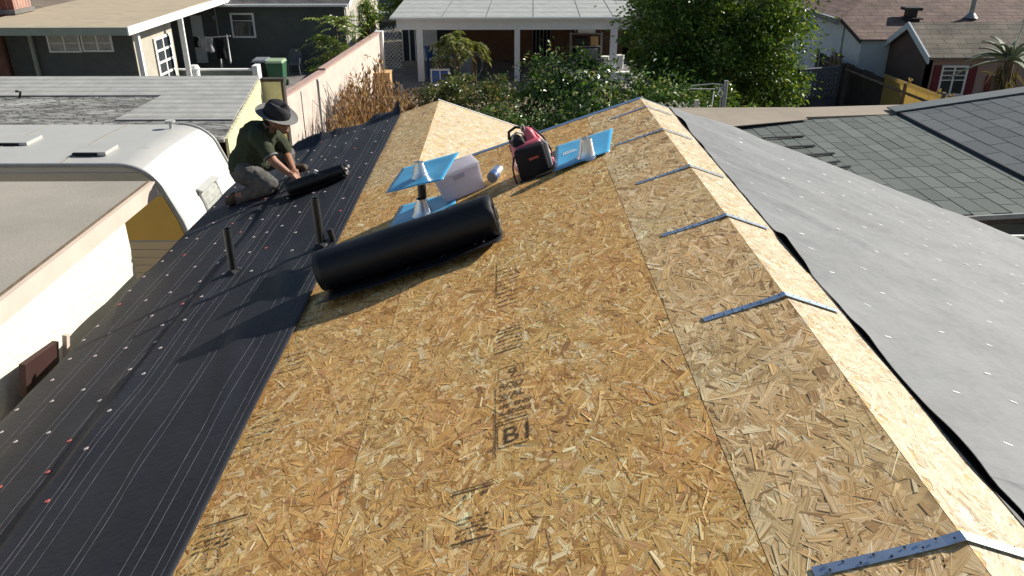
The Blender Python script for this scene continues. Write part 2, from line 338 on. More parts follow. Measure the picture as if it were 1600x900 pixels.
def merge(dst, src, slot):
    """put the faces of src into the mesh of dst as surface pattern, using material slot"""
    bm = bmesh.new(); bm.from_mesh(dst.data); base = [bm.verts.new(v.co) for v in src.data.vertices]
    for p in src.data.polygons:
        f = bm.faces.new([base[i] for i in p.vertices]); f.material_index = slot
    bm.to_mesh(dst.data); bm.free(); me = src.data; bpy.data.objects.remove(src); bpy.data.meshes.remove(me)
def text_mesh(txt, size, frame, thick=0.0):
    """letters as flat geometry laid out by frame(x, y) -> world point"""
    cu = bpy.data.curves.new('t', 'FONT'); cu.body = txt; cu.size = size; cu.offset = thick
    o = bpy.data.objects.new('t', cu); COL.objects.link(o); dg = bpy.context.evaluated_depsgraph_get(); dg.update()
    me = bpy.data.meshes.new_from_object(o.evaluated_get(dg)); bpy.data.objects.remove(o)
    vs_ = [frame(v.co.x, v.co.y) for v in me.vertices]; fs_ = [tuple(p.vertices) for p in me.polygons]; bpy.data.meshes.remove(me)
    return vs_, fs_
def copy_tree(o, parent=None):
    c = o.copy(); COL.objects.link(c)
    if parent is not None: c.parent = parent
    for ch in [x for x in bpy.data.objects if x.parent == o]: copy_tree(ch, c)
    return c
# ================================================================== THE HOUSE BEING ROOFED
T = .345; TH = math.atan(T); CS, SN = math.cos(TH), math.sin(TH)
XR, ZR = 1.01, 4.65                    # ridge
def LS(s, y, h=0): return Vector((XR - CS * s - SN * h, y, ZR - SN * s + CS * h))      # left slope, s metres down from the ridge
def RS(s, y, h=0): return Vector((XR + CS * s + SN * h, y, ZR - SN * s + CS * h))      # right slope
S2 = 1.788; X2 = XR - CS * S2; Z2 = ZR - SN * S2
def QS(s, y, h=0): return Vector((X2 + CS * s + SN * h, y, Z2 - SN * s + CS * h))      # right slope of the lower rear wing
Y0, Y1, EAVE = 5.93, 8.60, 3.98
house = thing('house', 'house with bare strand board roof half covered in black and grey underlayment', 'house', (1.0, 3.0, 0))
def clip_rect(poly, x0, x1, y0, y1):
    for ax, lim, sg in ((0, x0, 1), (0, x1, -1), (1, y0, 1), (1, y1, -1)):
        out = []
        for i in range(len(poly)):
            a, b = poly[i], poly[(i + 1) % len(poly)]; da, db = sg * (a[ax] - lim), sg * (b[ax] - lim)
            if da >= 0: out.append(a)
            if (da >= 0) != (db >= 0):
                t = da / (da - db); out.append(tuple(a[k] + (b[k] - a[k]) * t for k in range(len(a))))
        poly = out
        if len(poly) < 3: return []
    return poly
PAL_G = [((.67, .435, .165), 6), ((.59, .355, .12), 4.5), ((.76, .55, .255), 3.5), ((.43, .235, .08), 1.8), ((.82, .67, .40), 1.4), ((.34, .19, .085), .35), ((.60, .35, .16), 2)]
PAL_P = [((.66, .485, .25), 6), ((.60, .42, .20), 4), ((.74, .58, .34), 3.5), ((.44, .29, .14), 1.2), ((.80, .67, .44), 1.6), ((.30, .19, .10), .35)]
PAL_L = [((.52, .46, .335), 6), ((.55, .49, .37), 4), ((.48, .415, .29), 2), ((.58, .53, .42), 2), ((.38, .31, .21), .5)]
def osb_panel(name, fr, s0, s1, y0, y1, pal, density=3000, size=1.0, tilt=1.0, parent=house, thick=.011, bias=0.0, relief=1.0):
    b = MB(); b.prism([fr(s0, y0, -thick), fr(s1, y0, -thick), fr(s1, y0, -.0003), fr(s0, y0, -.0003)], fr(0, y1) - fr(0, y0))
    o = b.build(name, [M['osb_edge'], M['osb_base']], parent)
    ps = o.data.polygons
    for p in ps:
        if abs(p.normal.dot((fr(0, 0, 1) - fr(0, 0, 0)))) > .9: p.material_index = 1
    # strands: thin chips of wood pressed flat on the face, every one a small polygon at its own height and tilt
    n = int(density * (s1 - s0) * (y1 - y0)); cols = np.array([c for c, _ in pal]); wts = np.array([x for _, x in pal]); wts = wts / wts.sum()
    verts = []; faces3 = []; col = []; fuv = []; quads = []
    cs = rng.uniform(s0, s1, n); cy = rng.uniform(y0, y1, n); ang = rng.normal(bias, .85, n); L = rng.gamma(4.0, .0215, n) * size * np.linspace(1.2, .8, n); W = rng.gamma(2.3, .0066, n) * size * np.linspace(1.35, .75, n)
    L = np.clip(L, .02, .19); W = np.clip(W, .003, .045)
    ci = rng.choice(len(cols), n, p=wts); br = rng.normal(1, .085, n); hh = rng.uniform(0.0, 1.0, n); t1 = rng.normal(0, 1, n); t2 = rng.normal(0, 1, n); jit = rng.uniform(-1, 1, (n, 8))
    big = W > .022
    for i in range(n):
        ca, sa = math.cos(ang[i]), math.sin(ang[i]); l, w_ = L[i] / 2, W[i] / 2
        # rows of corners: along, across
        pts = [(-l + jit[i, 0] * w_ * .9, -w_), (l + jit[i, 1] * w_ * .9, -w_ * (1 + .35 * jit[i, 2])), (l + jit[i, 3] * w_ * .9, w_), (-l + jit[i, 4] * w_ * .9, w_ * (1 + .35 * jit[i, 5]))]
        h0 = (.0001 + .0008 * min(1, i / n + .25 * hh[i])) * relief
        poly = []
        for (a, c) in pts:
            # length runs mostly along the ridge (y)
            ds = a * sa + c * ca; dy = a * ca - c * sa
            h = h0 + tilt * (t1[i] * .00030 * (c / max(w_, .003)) + t2[i] * .00028 * (a / l))
            poly.append((cs[i] + ds, cy[i] + dy, max(h, -.0002), a, c))
        xs = [q[0] for q in poly]; ys = [q[1] for q in poly]
        if min(xs) < s0 or max(xs) > s1 or min(ys) < y0 or max(ys) > y1:
            poly = clip_rect(poly, s0, s1, y0, y1)
            if not poly: continue
        b0 = len(verts); k = cols[ci[i]] * br[i]
        q_ = mnoise.noise(Vector((cs[i] * 3.1 + s0 * 7, cy[i] * 2.6, y0 * 5 + 2))); k = k * (np.array([1 + .04 * q_, 1 - .06 * q_, 1 - .11 * q_]) if pal is not PAL_L else 1 - .04 * q_)
        for q in poly:
            verts.append(fr(q[0], q[1], q[2])); col.append(k); fuv.append((q[3], q[4], i * .731))
        faces3.append(tuple(range(b0, b0 + len(poly))))
    me = bpy.data.meshes.new('strand_face'); me.from_pydata([tuple(v) for v in verts], [], faces3); me.update()
    a = me.color_attributes.new('Col', 'FLOAT_COLOR', 'POINT'); c = np.ones((len(verts), 4), np.float32); c[:, :3] = np.clip(np.array(col), 0, .85); a.data.foreach_set('color', c.ravel())
    a = me.attributes.new('fuv', 'FLOAT_VECTOR', 'POINT'); a.data.foreach_set('vector', np.array(fuv, np.float32).ravel())
    me.materials.append(M['flake'])
    # join panel core and strand face in one mesh
    core = o.data; bm = bmesh.new(); bm.from_mesh(me)
    nv = len(bm.verts); base = [bm.verts.new(v.co) for v in core.vertices]
    bm.verts.ensure_lookup_table()
    for p in core.polygons:
        f = bm.faces.new([base[i] for i in p.vertices]); f.material_index = 1 + p.material_index
    bm.to_mesh(me); bm.free(); me.materials.append(M['osb_edge']); me.materials.append(M['osb_base'])
    o.data = me; bpy.data.meshes.remove(core); me.name = name
    return o
G = .0011
# left slope rows (joints as in the photograph)
def row(fr, s0, s1, ys, pal, **k):
    for a, b in zip(ys[:-1], ys[1:]): osb_panel('roof_panel', fr, s0 + G, s1 - G, a + .0006, b - .0006, pal, **k)
row(LS, .000, .414, [.55, 2.10, 4.54, Y0], PAL_P, size=1.1, density=1900)
row(LS, .414, 1.630, [-.3, 2.15, 4.59, Y0], PAL_G, size=.9, density=3600)
row(LS, 1.630, 2.26, [.93, 3.37, Y0], PAL_G, size=.95, bias=.35)
row(LS, S2, 2.26, [Y0, 7.2, Y1], PAL_P, size=.9, bias=.6)
row(LS, .0, .414, [-1.0, .55], PAL_P, density=300)
row(LS, 1.630, 2.26, [-1.0, .93], PAL_G, density=300)
row(LS, .414, 1.630, [-1.0, -.3], PAL_G, density=200)
# right slope strip left bare along the ridge, its edge standing proud of the left slope
row(RS, .0, .30, [.2, 2.10, 4.40, Y0], PAL_L, size=1.1, density=1800, tilt=.4, relief=.5)
row(QS, .0, 1.50, [Y0 + .02, 7.25, Y1], PAL_L, size=1.0, density=1500, tilt=.4, relief=.5)
# hidden decking, walls
b = MB(); b.prism([LS(2.262, 0, -.012), LS(EAVE, 0, -.012), LS(EAVE, 0, -.002), LS(2.262, 0, -.002)], (0, Y1 + 1, 0)); 
for i in range(len(b.v)): b.v[i] = (b.v[i][0], b.v[i][1] - 1.0, b.v[i][2])
b.build('lower_decking', M['osb_base'], house)
RK = lambda s: Y0 - .22 * max(0, s - 1.3)
b = MB()
for sa, sb in ((.302, 1.3), (1.3, 4.15)):
    b.add([RS(sa, -1, -.012), RS(sb, -1, -.012), RS(sb, RK(sb), -.012), RS(sa, RK(sa), -.012), RS(sa, -1, -.002), RS(sb, -1, -.002), RS(sb, RK(sb), -.002), RS(sa, RK(sa), -.002)], [(0, 3, 2, 1), (4, 5, 6, 7), (0, 1, 5, 4), (1, 2, 6, 5), (2, 3, 7, 6), (3, 0, 4, 7)])
b.build('lower_decking', M['osb_base'], house)
b = MB(); b.prism([QS(1.502, Y0 + .02, -.012), QS(2.3, Y0 + .02, -.012), QS(2.3, Y0 + .02, 0), QS(1.502, Y0 + .02, 0)], (0, Y1 - Y0 - .02, 0)); b.build('lower_decking', M['osb_base'], house)
eL = LS(EAVE, 0); eR = RS(4.15, 0)
b = MB(); b.prism([(eL.x + .4, -4, 0), (eR.x - .4, -4, 0), (eR.x - .4, -4, ZR - (eR.x - .4 - XR) * T - .05), (XR, -4, ZR - .05), (eL.x + .4, -4, ZR - (XR - eL.x - .4) * T - .05)], (0, Y0 + 3.7, 0))
b.build('wall', M['whitewall'], house)
b = MB(); e2 = QS(2.3, 0); b.prism([(eL.x + .4, Y0 - .28, 0), (e2.x - .3, Y0 - .28, 0), (e2.x - .3, Y0 - .28, Z2 - (e2.x - .3 - X2) * T - .06), (X2, Y0 - .28, Z2 - .06), (eL.x + .4, Y0 - .28, Z2 - (X2 - eL.x - .4) * T - .06)], (0, Y1 - Y0, 0))
b.build('rear_wing_wall', M['whitewall'], house)
# the part of the roof behind the photographer
b = MB()
b.prism([LS(0, -4.3, 0), LS(EAVE, -4.3, 0), LS(EAVE, -4.3, -.02), LS(0, -4.3, -.02)], (0, 3.28, 0)); b.prism([RS(0, -4.3, 0), RS(4.15, -4.3, 0), RS(4.15, -4.3, -.02), RS(0, -4.3, -.02)], (0, 3.28, 0))
b.build('rear_decking', M['osb_base'], house)
# rake and eave trim
b = MB()
def rake(fr, s0, s1, y, wd=.045, up=.004):
    b.prism([fr(s0, y - wd, .001), fr(s1, y - wd, .001), fr(s1, y - wd, up), fr(s0, y - wd, up)], (0, wd + .012, 0))
    b.prism([fr(s0, y + .004, -.09), fr(s1, y + .004, -.09), fr(s1, y + .004, up), fr(s0, y + .004, up)], (0, .009, 0))
rake(LS, 0, S2 + .05, Y0); b.build('rake_flashing', mat('blue_grey_trim', (.16, .26, .42), .4, metal=.4), house)
b = MB(); rake(RS, .0, 1.4, Y0, .01, .002); b.build('rake_flashing', M['strap'], house)
b = MB(); rake(QS, -.01, 2.3, Y1, .012, .006); b.build('rake_flashing', M['white'], house)
# ---- writing stamped on the boards
stamps = MB()
def stamp_done():
    global stamps
    stamps.build('board_stamp', M['ink'], house); stamps = MB()
HS = .0024
def stamp_frame(x0, y0):
    sq = lambda q: (-.03 + (q + .03) * .84) if q > -.06 else q
    return lambda x, y: LS((XR - sq(x0 + x)) / CS, y0 + y, HS)
def st_text(t, x0, y0, size, th=.001):
    v, f = text_mesh(t, size, stamp_frame(x0, y0), th); stamps.add(v, f)
def st_bar(x0, y0, x1, y1, w_=.005):
    fr = stamp_frame(0, 0); d = Vector((x1 - x0, y1 - y0)); n = Vector((-d.y, d.x)).normalized() * w_ / 2
    stamps.quad(fr(x0 - n.x, y0 - n.y), fr(x1 - n.x, y1 - n.y), fr(x1 + n.x, y1 + n.y), fr(x0 + n.x, y0 + n.y))
def st_box(x0, y0, x1, y1, w_=.004):
    st_bar(x0, y0, x1, y0, w_); st_bar(x1, y0, x1, y1, w_); st_bar(x1, y1, x0, y1, w_); st_bar(x0, y1, x0, y0, w_)
x = -.025
st_box(x + .004, 2.155, x + .125, 2.285, .005); st_text('B1', x + .022, 2.175, .125, .0012)
st_bar(x - .006, 2.12, x - .006, 2.53, .005)
st_bar(x, 2.305, x + .13, 2.305, .005); st_bar(x, 2.325, x + .13, 2.325, .003)
st_text('& EDGES', x + .012, 2.342, .035, .0008); st_text('1/8" END', x + .008, 2.385, .035, .0008)
st_text('WAL', x + .010, 2.445, .050, .0010); st_bar(x + .01, 2.437, x + .09, 2.437, .004)
st_text('ROD', x + .010, 2.512, .050, .0012); st_bar(x + .01, 2.503, x + .11, 2.503, .004)
st_box(x + .008, 2.575, x + .12, 2.66, .004); st_text('9', x + .05, 2.585, .085, .001)
def scribble(x0, x1, ya, yb, n=5):
    for i in range(n):
        yy = ya + (yb - ya) * (i + .5) / n; p = x0
        while p < x1:
            q = min(x1, p + random.uniform(.008, .03)); st_bar(p, yy + random.uniform(-.006, .006), q, yy + random.uniform(-.006, .006), random.uniform(.004, .012)); p = q + random.uniform(.004, .012)
stamp_done()
st_bar(x - .01, 2.79, x + .12, 2.79, .009); scribble(x, x + .12, 2.80, 2.99, 6); st_bar(x, 2.945, x + .12, 2.95, .006)
stamp_done()
st_bar(x, 3.20, x + .12, 3.20, .006); scribble(x, x + .11, 3.22, 3.62, 9); st_bar(x - .008, 3.30, x - .008, 3.68, .006)
stamp_done()
st_bar(-.165, 1.985, -.03, 1.985, .007); st_bar(-.165, 1.998, -.03, 1.998, .004); stamp_done(); st_text('1', -.13, 1.945, .03, .003); st_text('3', -.07, 1.945, .03, .003)
stamp_done()
st_bar(-.155, 1.765, -.04, 1.765, .008); st_bar(-.155, 1.752, -.05, 1.752, .003); stamp_done(); scribble(-.14, -.05, 1.785, 1.87, 4)
ex = XR - 2.205 * CS + .02
stamp_done()
st_text('BGTU', ex + .0, 1.60, .08, .001); st_bar(ex, 1.575, ex + .16, 1.575, .004); stamp_done(); st_box(ex + .005, 1.72, ex + .15, 1.85, .005); st_text('8', ex + .05, 1.74, .10, .006)
stamp_done()
st_text('82', ex + .03, 1.46, .10, .001); stamp_done(); stamp_done(); scribble(ex + .01, ex + .12, 1.88, 1.98, 3)
stamp_done()
st_bar(ex, 2.20, ex + .16, 2.20, .008); st_bar(ex, 2.185, ex + .15, 2.185, .004); stamp_done(); scribble(ex, ex + .13, 2.05, 2.16, 4)
stamp_done()
scribble(ex, ex + .12, 2.62, 2.9, 4); stamp_done(); scribble(ex, ex + .11, 3.2, 3.4, 4); stamp_done(); scribble(ex, ex + .1, 3.62, 3.75, 3)

stamp_done()
# pencilled / marking marks on the ridge strip and rear wing board
# ---- black felt on the left slope
def wrinkle(s, y):
    a = .004 * mnoise.noise(Vector((s * 2.2 + y * .5, y * .8, 3))) + .002 * mnoise.noise(Vector((s * 6, y * 1.6, 9)))
    r_ = max(0, mnoise.noise(Vector((s * 4.5 - y * 1.1, y * .9, 5.5))) - .34) * .04
    return .009 + a + r_
def felt_h(s, y):
    h = wrinkle(s, y)
    far = max(0, (y - (Y1 - .12)) / .12)
    if far > 0: h += far * (.028 + .05 * mnoise.noise(Vector((s * 5, 1.3, 0))) + (.09 if s < 2.33 else 0) * max(0, 1 - (s - 2.2) / .12))
    return max(h, .004)
def lapfade(s, y):
    # the upper course lies on the lower one and its free edge curls
    return .012 + (.012 + .016 * mnoise.noise(Vector((y * 2.3, 7.7, 0)))) * max(0, (s - 3.02) / .13)
LAPW = lambda y: 3.15 + .035 * mnoise.noise(Vector((y * 1.1, 2.2, 0)))
EDGE = lambda y: 2.205 + .006 * mnoise.noise(Vector((y * 1.3, 4.2, 0)))
low = grid('underlayment_course', lambda u, y: LS(3.0 + (3.995 - 3.0) * u, y, felt_h(3.0 + .995 * u, y)), 0, 1, 34, -1, Y1 + .06, 330, [M['felt'], M['felt_line']], house)
def up_pt(s, y): return LS(s, y, felt_h(s, y) + lapfade(s, y))
upc = grid('underlayment_course', lambda u, y: up_pt(EDGE(y) + (LAPW(y) - EDGE(y)) * u, y), 0, 1, 34, -1, Y1 + .06, 330, [M['felt'], M['felt_line']], house)
for o in (low, upc):
    sl = o.modifiers.new('thickness', 'SOLIDIFY'); sl.thickness = .0025; sl.offset = 1      # these sheets' normals face down
def lines(parent, svals, a, c):
    """the guide lines printed along the sheet, riding exactly on its surface"""
    V = [v.co.copy() for v in parent.data.vertices]; nu = 35; rows = len(V) // nu; n = LS(0, 0, 1) - LS(0, 0, 0); b = MB()
    def at(s_, j):
        q = min(max((s_ - a) / (c - a) * 34, 0), 33.999); i = int(q); return V[j * nu + i].lerp(V[j * nu + i + 1], q - i) + n * .0009
    fs = []; vs_ = []
    for s_ in svals:
        b0 = len(vs_)
        for j in range(rows): vs_ += [at(s_ - .0008, j), at(s_ + .0008, j)]
        fs += [(b0 + 2 * j, b0 + 2 * j + 1, b0 + 2 * j + 3, b0 + 2 * j + 2) for j in range(rows - 1)]
    me = bpy.data.meshes.new('guide_lines'); me.from_pydata([tuple(v) for v in vs_], [], fs); me.update()
    if me.polygons[0].normal.dot(n) > 0: me.flip_normals()
    o = bpy.data.objects.new('guide_lines', me); COL.objects.link(o); merge(parent, o, 1)
lines(upc, [2.25, 2.29, 2.385, 2.44, 2.66, 2.70, 2.89, 2.955, 3.03, 3.06], 2.205, 3.15)
lines(low, [3.24, 3.28, 3.47, 3.52, 3.72, 3.78], 3.0, 3.995)
# cap nails: one mesh, many copies
def nail_mesh(r):
    b = MB(); n = 12
    prof = [(r, 0), (r * .96, r * .16), (r * .55, r * .26), (r * .3, r * .2), (0.0001, r * .2)]
    vs_ = []; 
    for (q, z) in prof: vs_ += [(q * math.cos(2 * math.pi * k / n), q * math.sin(2 * math.pi * k / n), z) for k in range(n)]
    b.add(vs_, [(i * n + k, i * n + (k + 1) % n, (i + 1) * n + (k + 1) % n, (i + 1) * n + k) for i in range(len(prof) - 1) for k in range(n)])
    me = bpy.data.meshes.new('cap_nail'); me.from_pydata(b.v, [], b.f); me.update(); return me
nm_a = nail_mesh(.0125); nm_a.materials.append(M['cap']); nm_b = nm_a.copy(); nm_b.materials.clear(); nm_b.materials.append(M['flake_red'])
rotL = Matrix(((CS, 0, -SN), (0, 1, 0), (SN, 0, CS))).to_euler()
rotLm = Matrix(((CS, 0, -SN), (0, 1, 0), (SN, 0, CS)))
rotRm = Matrix(((CS, 0, SN), (0, 1, 0), (-SN, 0, CS)))
cnt = {0: 0, 1: 0}
def nail(par, k, p, red):
    if cnt[k] >= 100: return
    o = bpy.data.objects.new('cap_nail', nm_b if red else nm_a); COL.objects.link(o); o.parent = par; o.location = p - par.location - (par.parent.location if par.parent else Vector()); o.rotation_euler = rotL; cnt[k] += 1
    o.location = p
for k, (s_, dy, off) in enumerate([(3.27, .30, 0), (3.50, .42, .15), (3.72, .40, .3), (3.93, .26, .1)]):
    y = 1.1 + off
    while y < Y1 - .1:
        ss = s_ + random.uniform(-.04, .04); yy = y + random.uniform(-.05, .05); nail(low, 0, LS(ss, yy, felt_h(ss, yy) + .001), random.random() < (.55 if y < 3.2 else .15)); y += dy
for s_, dy, off, ys in [(3.09, .34, 0, 1.6), (2.85, .45, .2, 4.6), (2.6, .42, .1, 4.9), (2.33, .40, .2, 5.3), (2.98, .4, .25, 5.0), (2.72, .5, .3, 5.6)]:
    y = ys + off
    while y < Y1 - .1:
        ss = s_ + random.uniform(-.04, .04); yy = y + random.uniform(-.05, .05); nail(upc, 1, up_pt(ss, yy) + Vector((0, 0, .001)), random.random() < (.5 if y < 3.2 else .1)); y += dy
# ---- grey sheet on the right slope
def glift(s, y):
    t = s - .235
    bump_ = .000 + .004 * mnoise.noise(Vector((y * 2.6, .4, 0))) + .014 * math.exp(-((y - 1.50) / .09) ** 2) + .012 * math.exp(-((y - 2.42) / .09) ** 2) + .012 * math.exp(-((y - 3.3) / .07) ** 2)
    fold = .045 * max(0, mnoise.noise(Vector((s * .7 - y * .5, y * 1.9 + s * .9, 2))) - .12) + .05 * max(0, mnoise.noise(Vector((s * 1.3 + y * .5, y * 3.1 + s * 1.2, 6))) - .33)
    return .005 + fold + max(bump_, .001) * math.exp(-t / .06) + .006 * mnoise.noise(Vector((s * 1.6 + y * .3, y * 1.1, 4))) + .0045 * mnoise.noise(Vector((s * 2.5 + y * 3.0, y * 5, 8)))
def gs0(y): return .240 + .005 * mnoise.noise(Vector((y * 1.7, 5.1, 0))) + .020 * math.exp(-((y - 1.50) / .09) ** 2)
def gsheet(u, y):
    s = gs0(y) + (4.16 - gs0(y)) * u ** 1.7
    yy = y
    yy = y - .22 * max(0, s - 1.3) * (y + 1) / (Y0 + 1)
    if y > Y0 - .02: yy = yy + .02 * mnoise.noise(Vector((s * 3, 1, 1)))
    return RS(s, yy, max(.005, glift(s, y)))
gre = grid('grey_underlayment', gsheet, 0, 1, 90, -1, Y0 + .05, 180, [M['grey_sheet']], house)
sl = gre.modifiers.new('thickness', 'SOLIDIFY'); sl.thickness = .002; sl.offset = -1
b = MB(); b.prism([RS(.236, 0, .0018), RS(.6, 0, .0018), RS(.6, 0, .0032), RS(.236, 0, .0032)], (0, Y0 + 1.0, 0))
for i in range(len(b.v)): b.v[i] = (b.v[i][0], b.v[i][1] - 1.0, b.v[i][2])
b.build('black_backing_strip', M['felt_roll'], house)
# raised far edge turned up where it meets the ridge
b = MB(); nn = 14
for i in range(nn):
    pass
# staples with the little pucker round each
b = MB(); L_, W_, H_ = .017, .004, .0016
st = bpy.data.meshes.new('staple'); vs_ = []; fs_ = []
for i in range(9):
    t = -1 + 2 * i / 8; w_ = W_ * math.sqrt(max(.03, 1 - t * t)); h_ = H_ * math.sqrt(max(.02, 1 - t * t))
    vs_ += [(L_ * t, -w_, 0), (L_ * t, -w_ * .6, h_ * .8), (L_ * t, 0, h_), (L_ * t, w_ * .6, h_ * .8), (L_ * t, w_, 0)]
for i in range(8):
    for k in range(4): fs_.append((i * 5 + k, i * 5 + k + 1, (i + 1) * 5 + k + 1, (i + 1) * 5 + k))
st.from_pydata(vs_, [], fs_); st.update(); st.materials.append(M['staple'])
sp = []
r_i = 0; s_ = .42
while s_ < 4.0:
    y = .5 + (r_i % 3) * .09
    while y < Y0 - .1:
        sp.append((s_ + random.uniform(-.09, .09), y + random.uniform(-.07, .07), random.uniform(-.6, .35))); y += random.uniform(.22, .30)
    s_ += random.uniform(.24, .30); r_i += 1
sp.sort(key=lambda q: (RS(q[0], q[1]) - Vector((0, 0, CAMZ))).length + (50 if q[1] < 1.0 else 0))
rest = MB()
for i, (s_, y, a) in enumerate(sp):
    m_ = rotRm @ Matrix.Rotation(a, 3, 'Z'); y -= .22 * max(0, s_ - 1.3) * (y + 1) / (Y0 + 1); p = RS(s_, y, glift(s_, y) + .001)
    if i < 100:
        o = bpy.data.objects.new('staple', st); COL.objects.link(o); o.parent = gre; o.rotation_euler = m_.to_euler(); o.location = p
    else: rest.add([p + m_ @ Vector(v) for v in vs_], fs_)
rest.build('staples', M['staple'], gre, kind='stuff')
# ---- metal straps folded over the ridge
def strap(y, sl_, sr_, wd, yaw=0.0, lift=.0005):
    wd *= .82
    b = MB(); rows = []
    N1 = 8
    for i in range(N1 + 1): s_ = sl_ * (1 - i / N1); rows.append((s_, LS))
    for i in range(1, N1 + 1): rows.append((sr_ * i / N1, RS))
    vs_ = []
    for (s_, fr) in rows:
        for k in (-1, 1):
            yy = y + k * wd / 2 + (s_ if fr is LS else -s_) * yaw
            h = lift + .004 + (.004 if s_ < .02 else 0) + (.003 * math.exp(-(s_ / .08) ** 2) if fr is LS else .004)
            vs_.append(fr(s_, yy, h))
    n = len(rows); b.add(vs_, [(2 * i, 2 * i + 2, 2 * i + 3, 2 * i + 1) for i in range(n - 1)])
    o = b.build('ridge_strap', M['strap'], house)
    sl2 = o.modifiers.new('thickness', 'SOLIDIFY'); sl2.thickness = .0016
    h = MB()
    for fr, L0 in ((LS, sl_), (RS, sr_)):
        q = .022; k = 0
        while q < L0 - .01:
            yy = y + (wd * .24 if k % 2 else -wd * .24) + (q if fr is LS else -q) * yaw; hh_ = lift + .0055 + (.010 * math.exp(-(q / .08) ** 2) if fr is LS else .006)
            rr = .0030 if fr is LS else .0018; h.add([fr(q + rr * math.cos(a), yy + rr * math.sin(a), hh_ + .0002) for a in [i * math.pi / 4 for i in range(8)]], [tuple(range(8))])
            q += .034; k += 1
    h_ = h.build('nail_holes', M['dark'])
    nl = MB()
    for q, k in ((sl_ * .28, 1), (sl_ * .62, -1), (sl_ * .9, 1)):
        p = LS(q, y + k * wd * .22 + q * yaw, lift + .0062 + .003 * math.exp(-(q / .08) ** 2)); n_ = LS(0, 0, 1) - LS(0, 0, 0); nl.tube([p, p + n_ * .002], .0045, 8)
    nl_ = nl.build('strap_nails', M['strap'], smooth=True); o.data.materials.append(M['dark']); merge(o, h_, 1); merge(o, nl_, 0)
for y, sl_, sr_, wd, yaw in [(5.62, .26, .2, .03, -.05), (4.97, .31, .2, .03, .02), (4.17, .30, .2, .032, 0), (3.40, .30, .205, .034, .01), (2.57, .30, .21, .036, .0), (1.345, .33, .225, .036, .03)]:
    strap(y, sl_, sr_, wd, yaw)
# ---- vent pipes through the felt
def vent_pipe(p, hgt, boots=True, lean=(0, 0)):
    b = MB(); r = .0265; p = Vector(p); top = p + Vector((lean[0], lean[1], hgt)); n = 20
    def ring(c, q): return [c + Vector((q * math.cos(2 * math.pi * k / n), q * math.sin(2 * math.pi * k / n), 0)) for k in range(n)]
    rr = [ring(p - Vector((0, 0, .02)), r), ring(top, r), ring(top, r * .8), ring(p + (top - p) * .5, r * .8)]
    b.add(sum(rr, []), [(i * n + k, i * n + (k + 1) % n, (i + 1) * n + (k + 1) % n, (i + 1) * n + k) for i in range(3) for k in range(n)] + [tuple(3 * n + k for k in range(n))])
    rr = [ring(top - Vector((0, 0, .03)), r * 1.12), ring(top + Vector((0, 0, .001)), r * 1.12)]
    o = b.build('vent_pipe', M['pipe'], house, smooth=True)
    if boots:
        c = MB()
        for k in range(5):
            a = k * 1.26 + .4; q = Vector((math.cos(a), math.sin(a), 0)); t = Vector((-q.y, q.x, 0))
            dz = -SN / CS * -(q.x) * .0
            w_ = .028; base = p + q * r; g = lambda X: p.z + (X.x - p.x) * T
            tip = base + q * random.uniform(.02, .05); tz = random.uniform(.005, .05)
            c.add([Vector((*(base + t * w_).xy, g(base) + .045)), Vector((*(base - t * w_).xy, g(base) + .045)), Vector((*(tip - t * w_ * .5).xy, g(tip) + tz)), Vector((*(tip + t * w_ * .6).xy, g(tip) + tz * .7)),
                   Vector((*(base + t * w_).xy, g(base) + .006)), Vector((*(base - t * w_).xy, g(base) + .006))], [(0, 1, 2, 3), (4, 5, 2, 3), (0, 3, 4), (1, 5, 2)])
        c.build('cut_felt_collar', M['felt'], o)
    return o
def on_left(u, v, h=0):
    r = ray(u, v); k = (ZR - CAMZ - XR * T) / (r.z - r.x * T)      # z = ZR-(XR-x)T
    return Vector((r.x * k, r.y * k, CAMZ + r.z * k + h))
pp = on_left(366, 430); vent_pipe(pp, .335)
pp2 = on_left(503, 389); vent_pipe(pp2, .345, lean=(-.015, .01))
b = MB(); q = pp2 + Vector((.075, .03, .03)); b.tube([q, q + Vector((-.02, .0, .10))], .02, 10); b.build('capped_pipe_stub', M['pipe'], house, smooth=True)
pp3 = on_left(661, 334); vent_pipe(pp3, .30, boots=False)
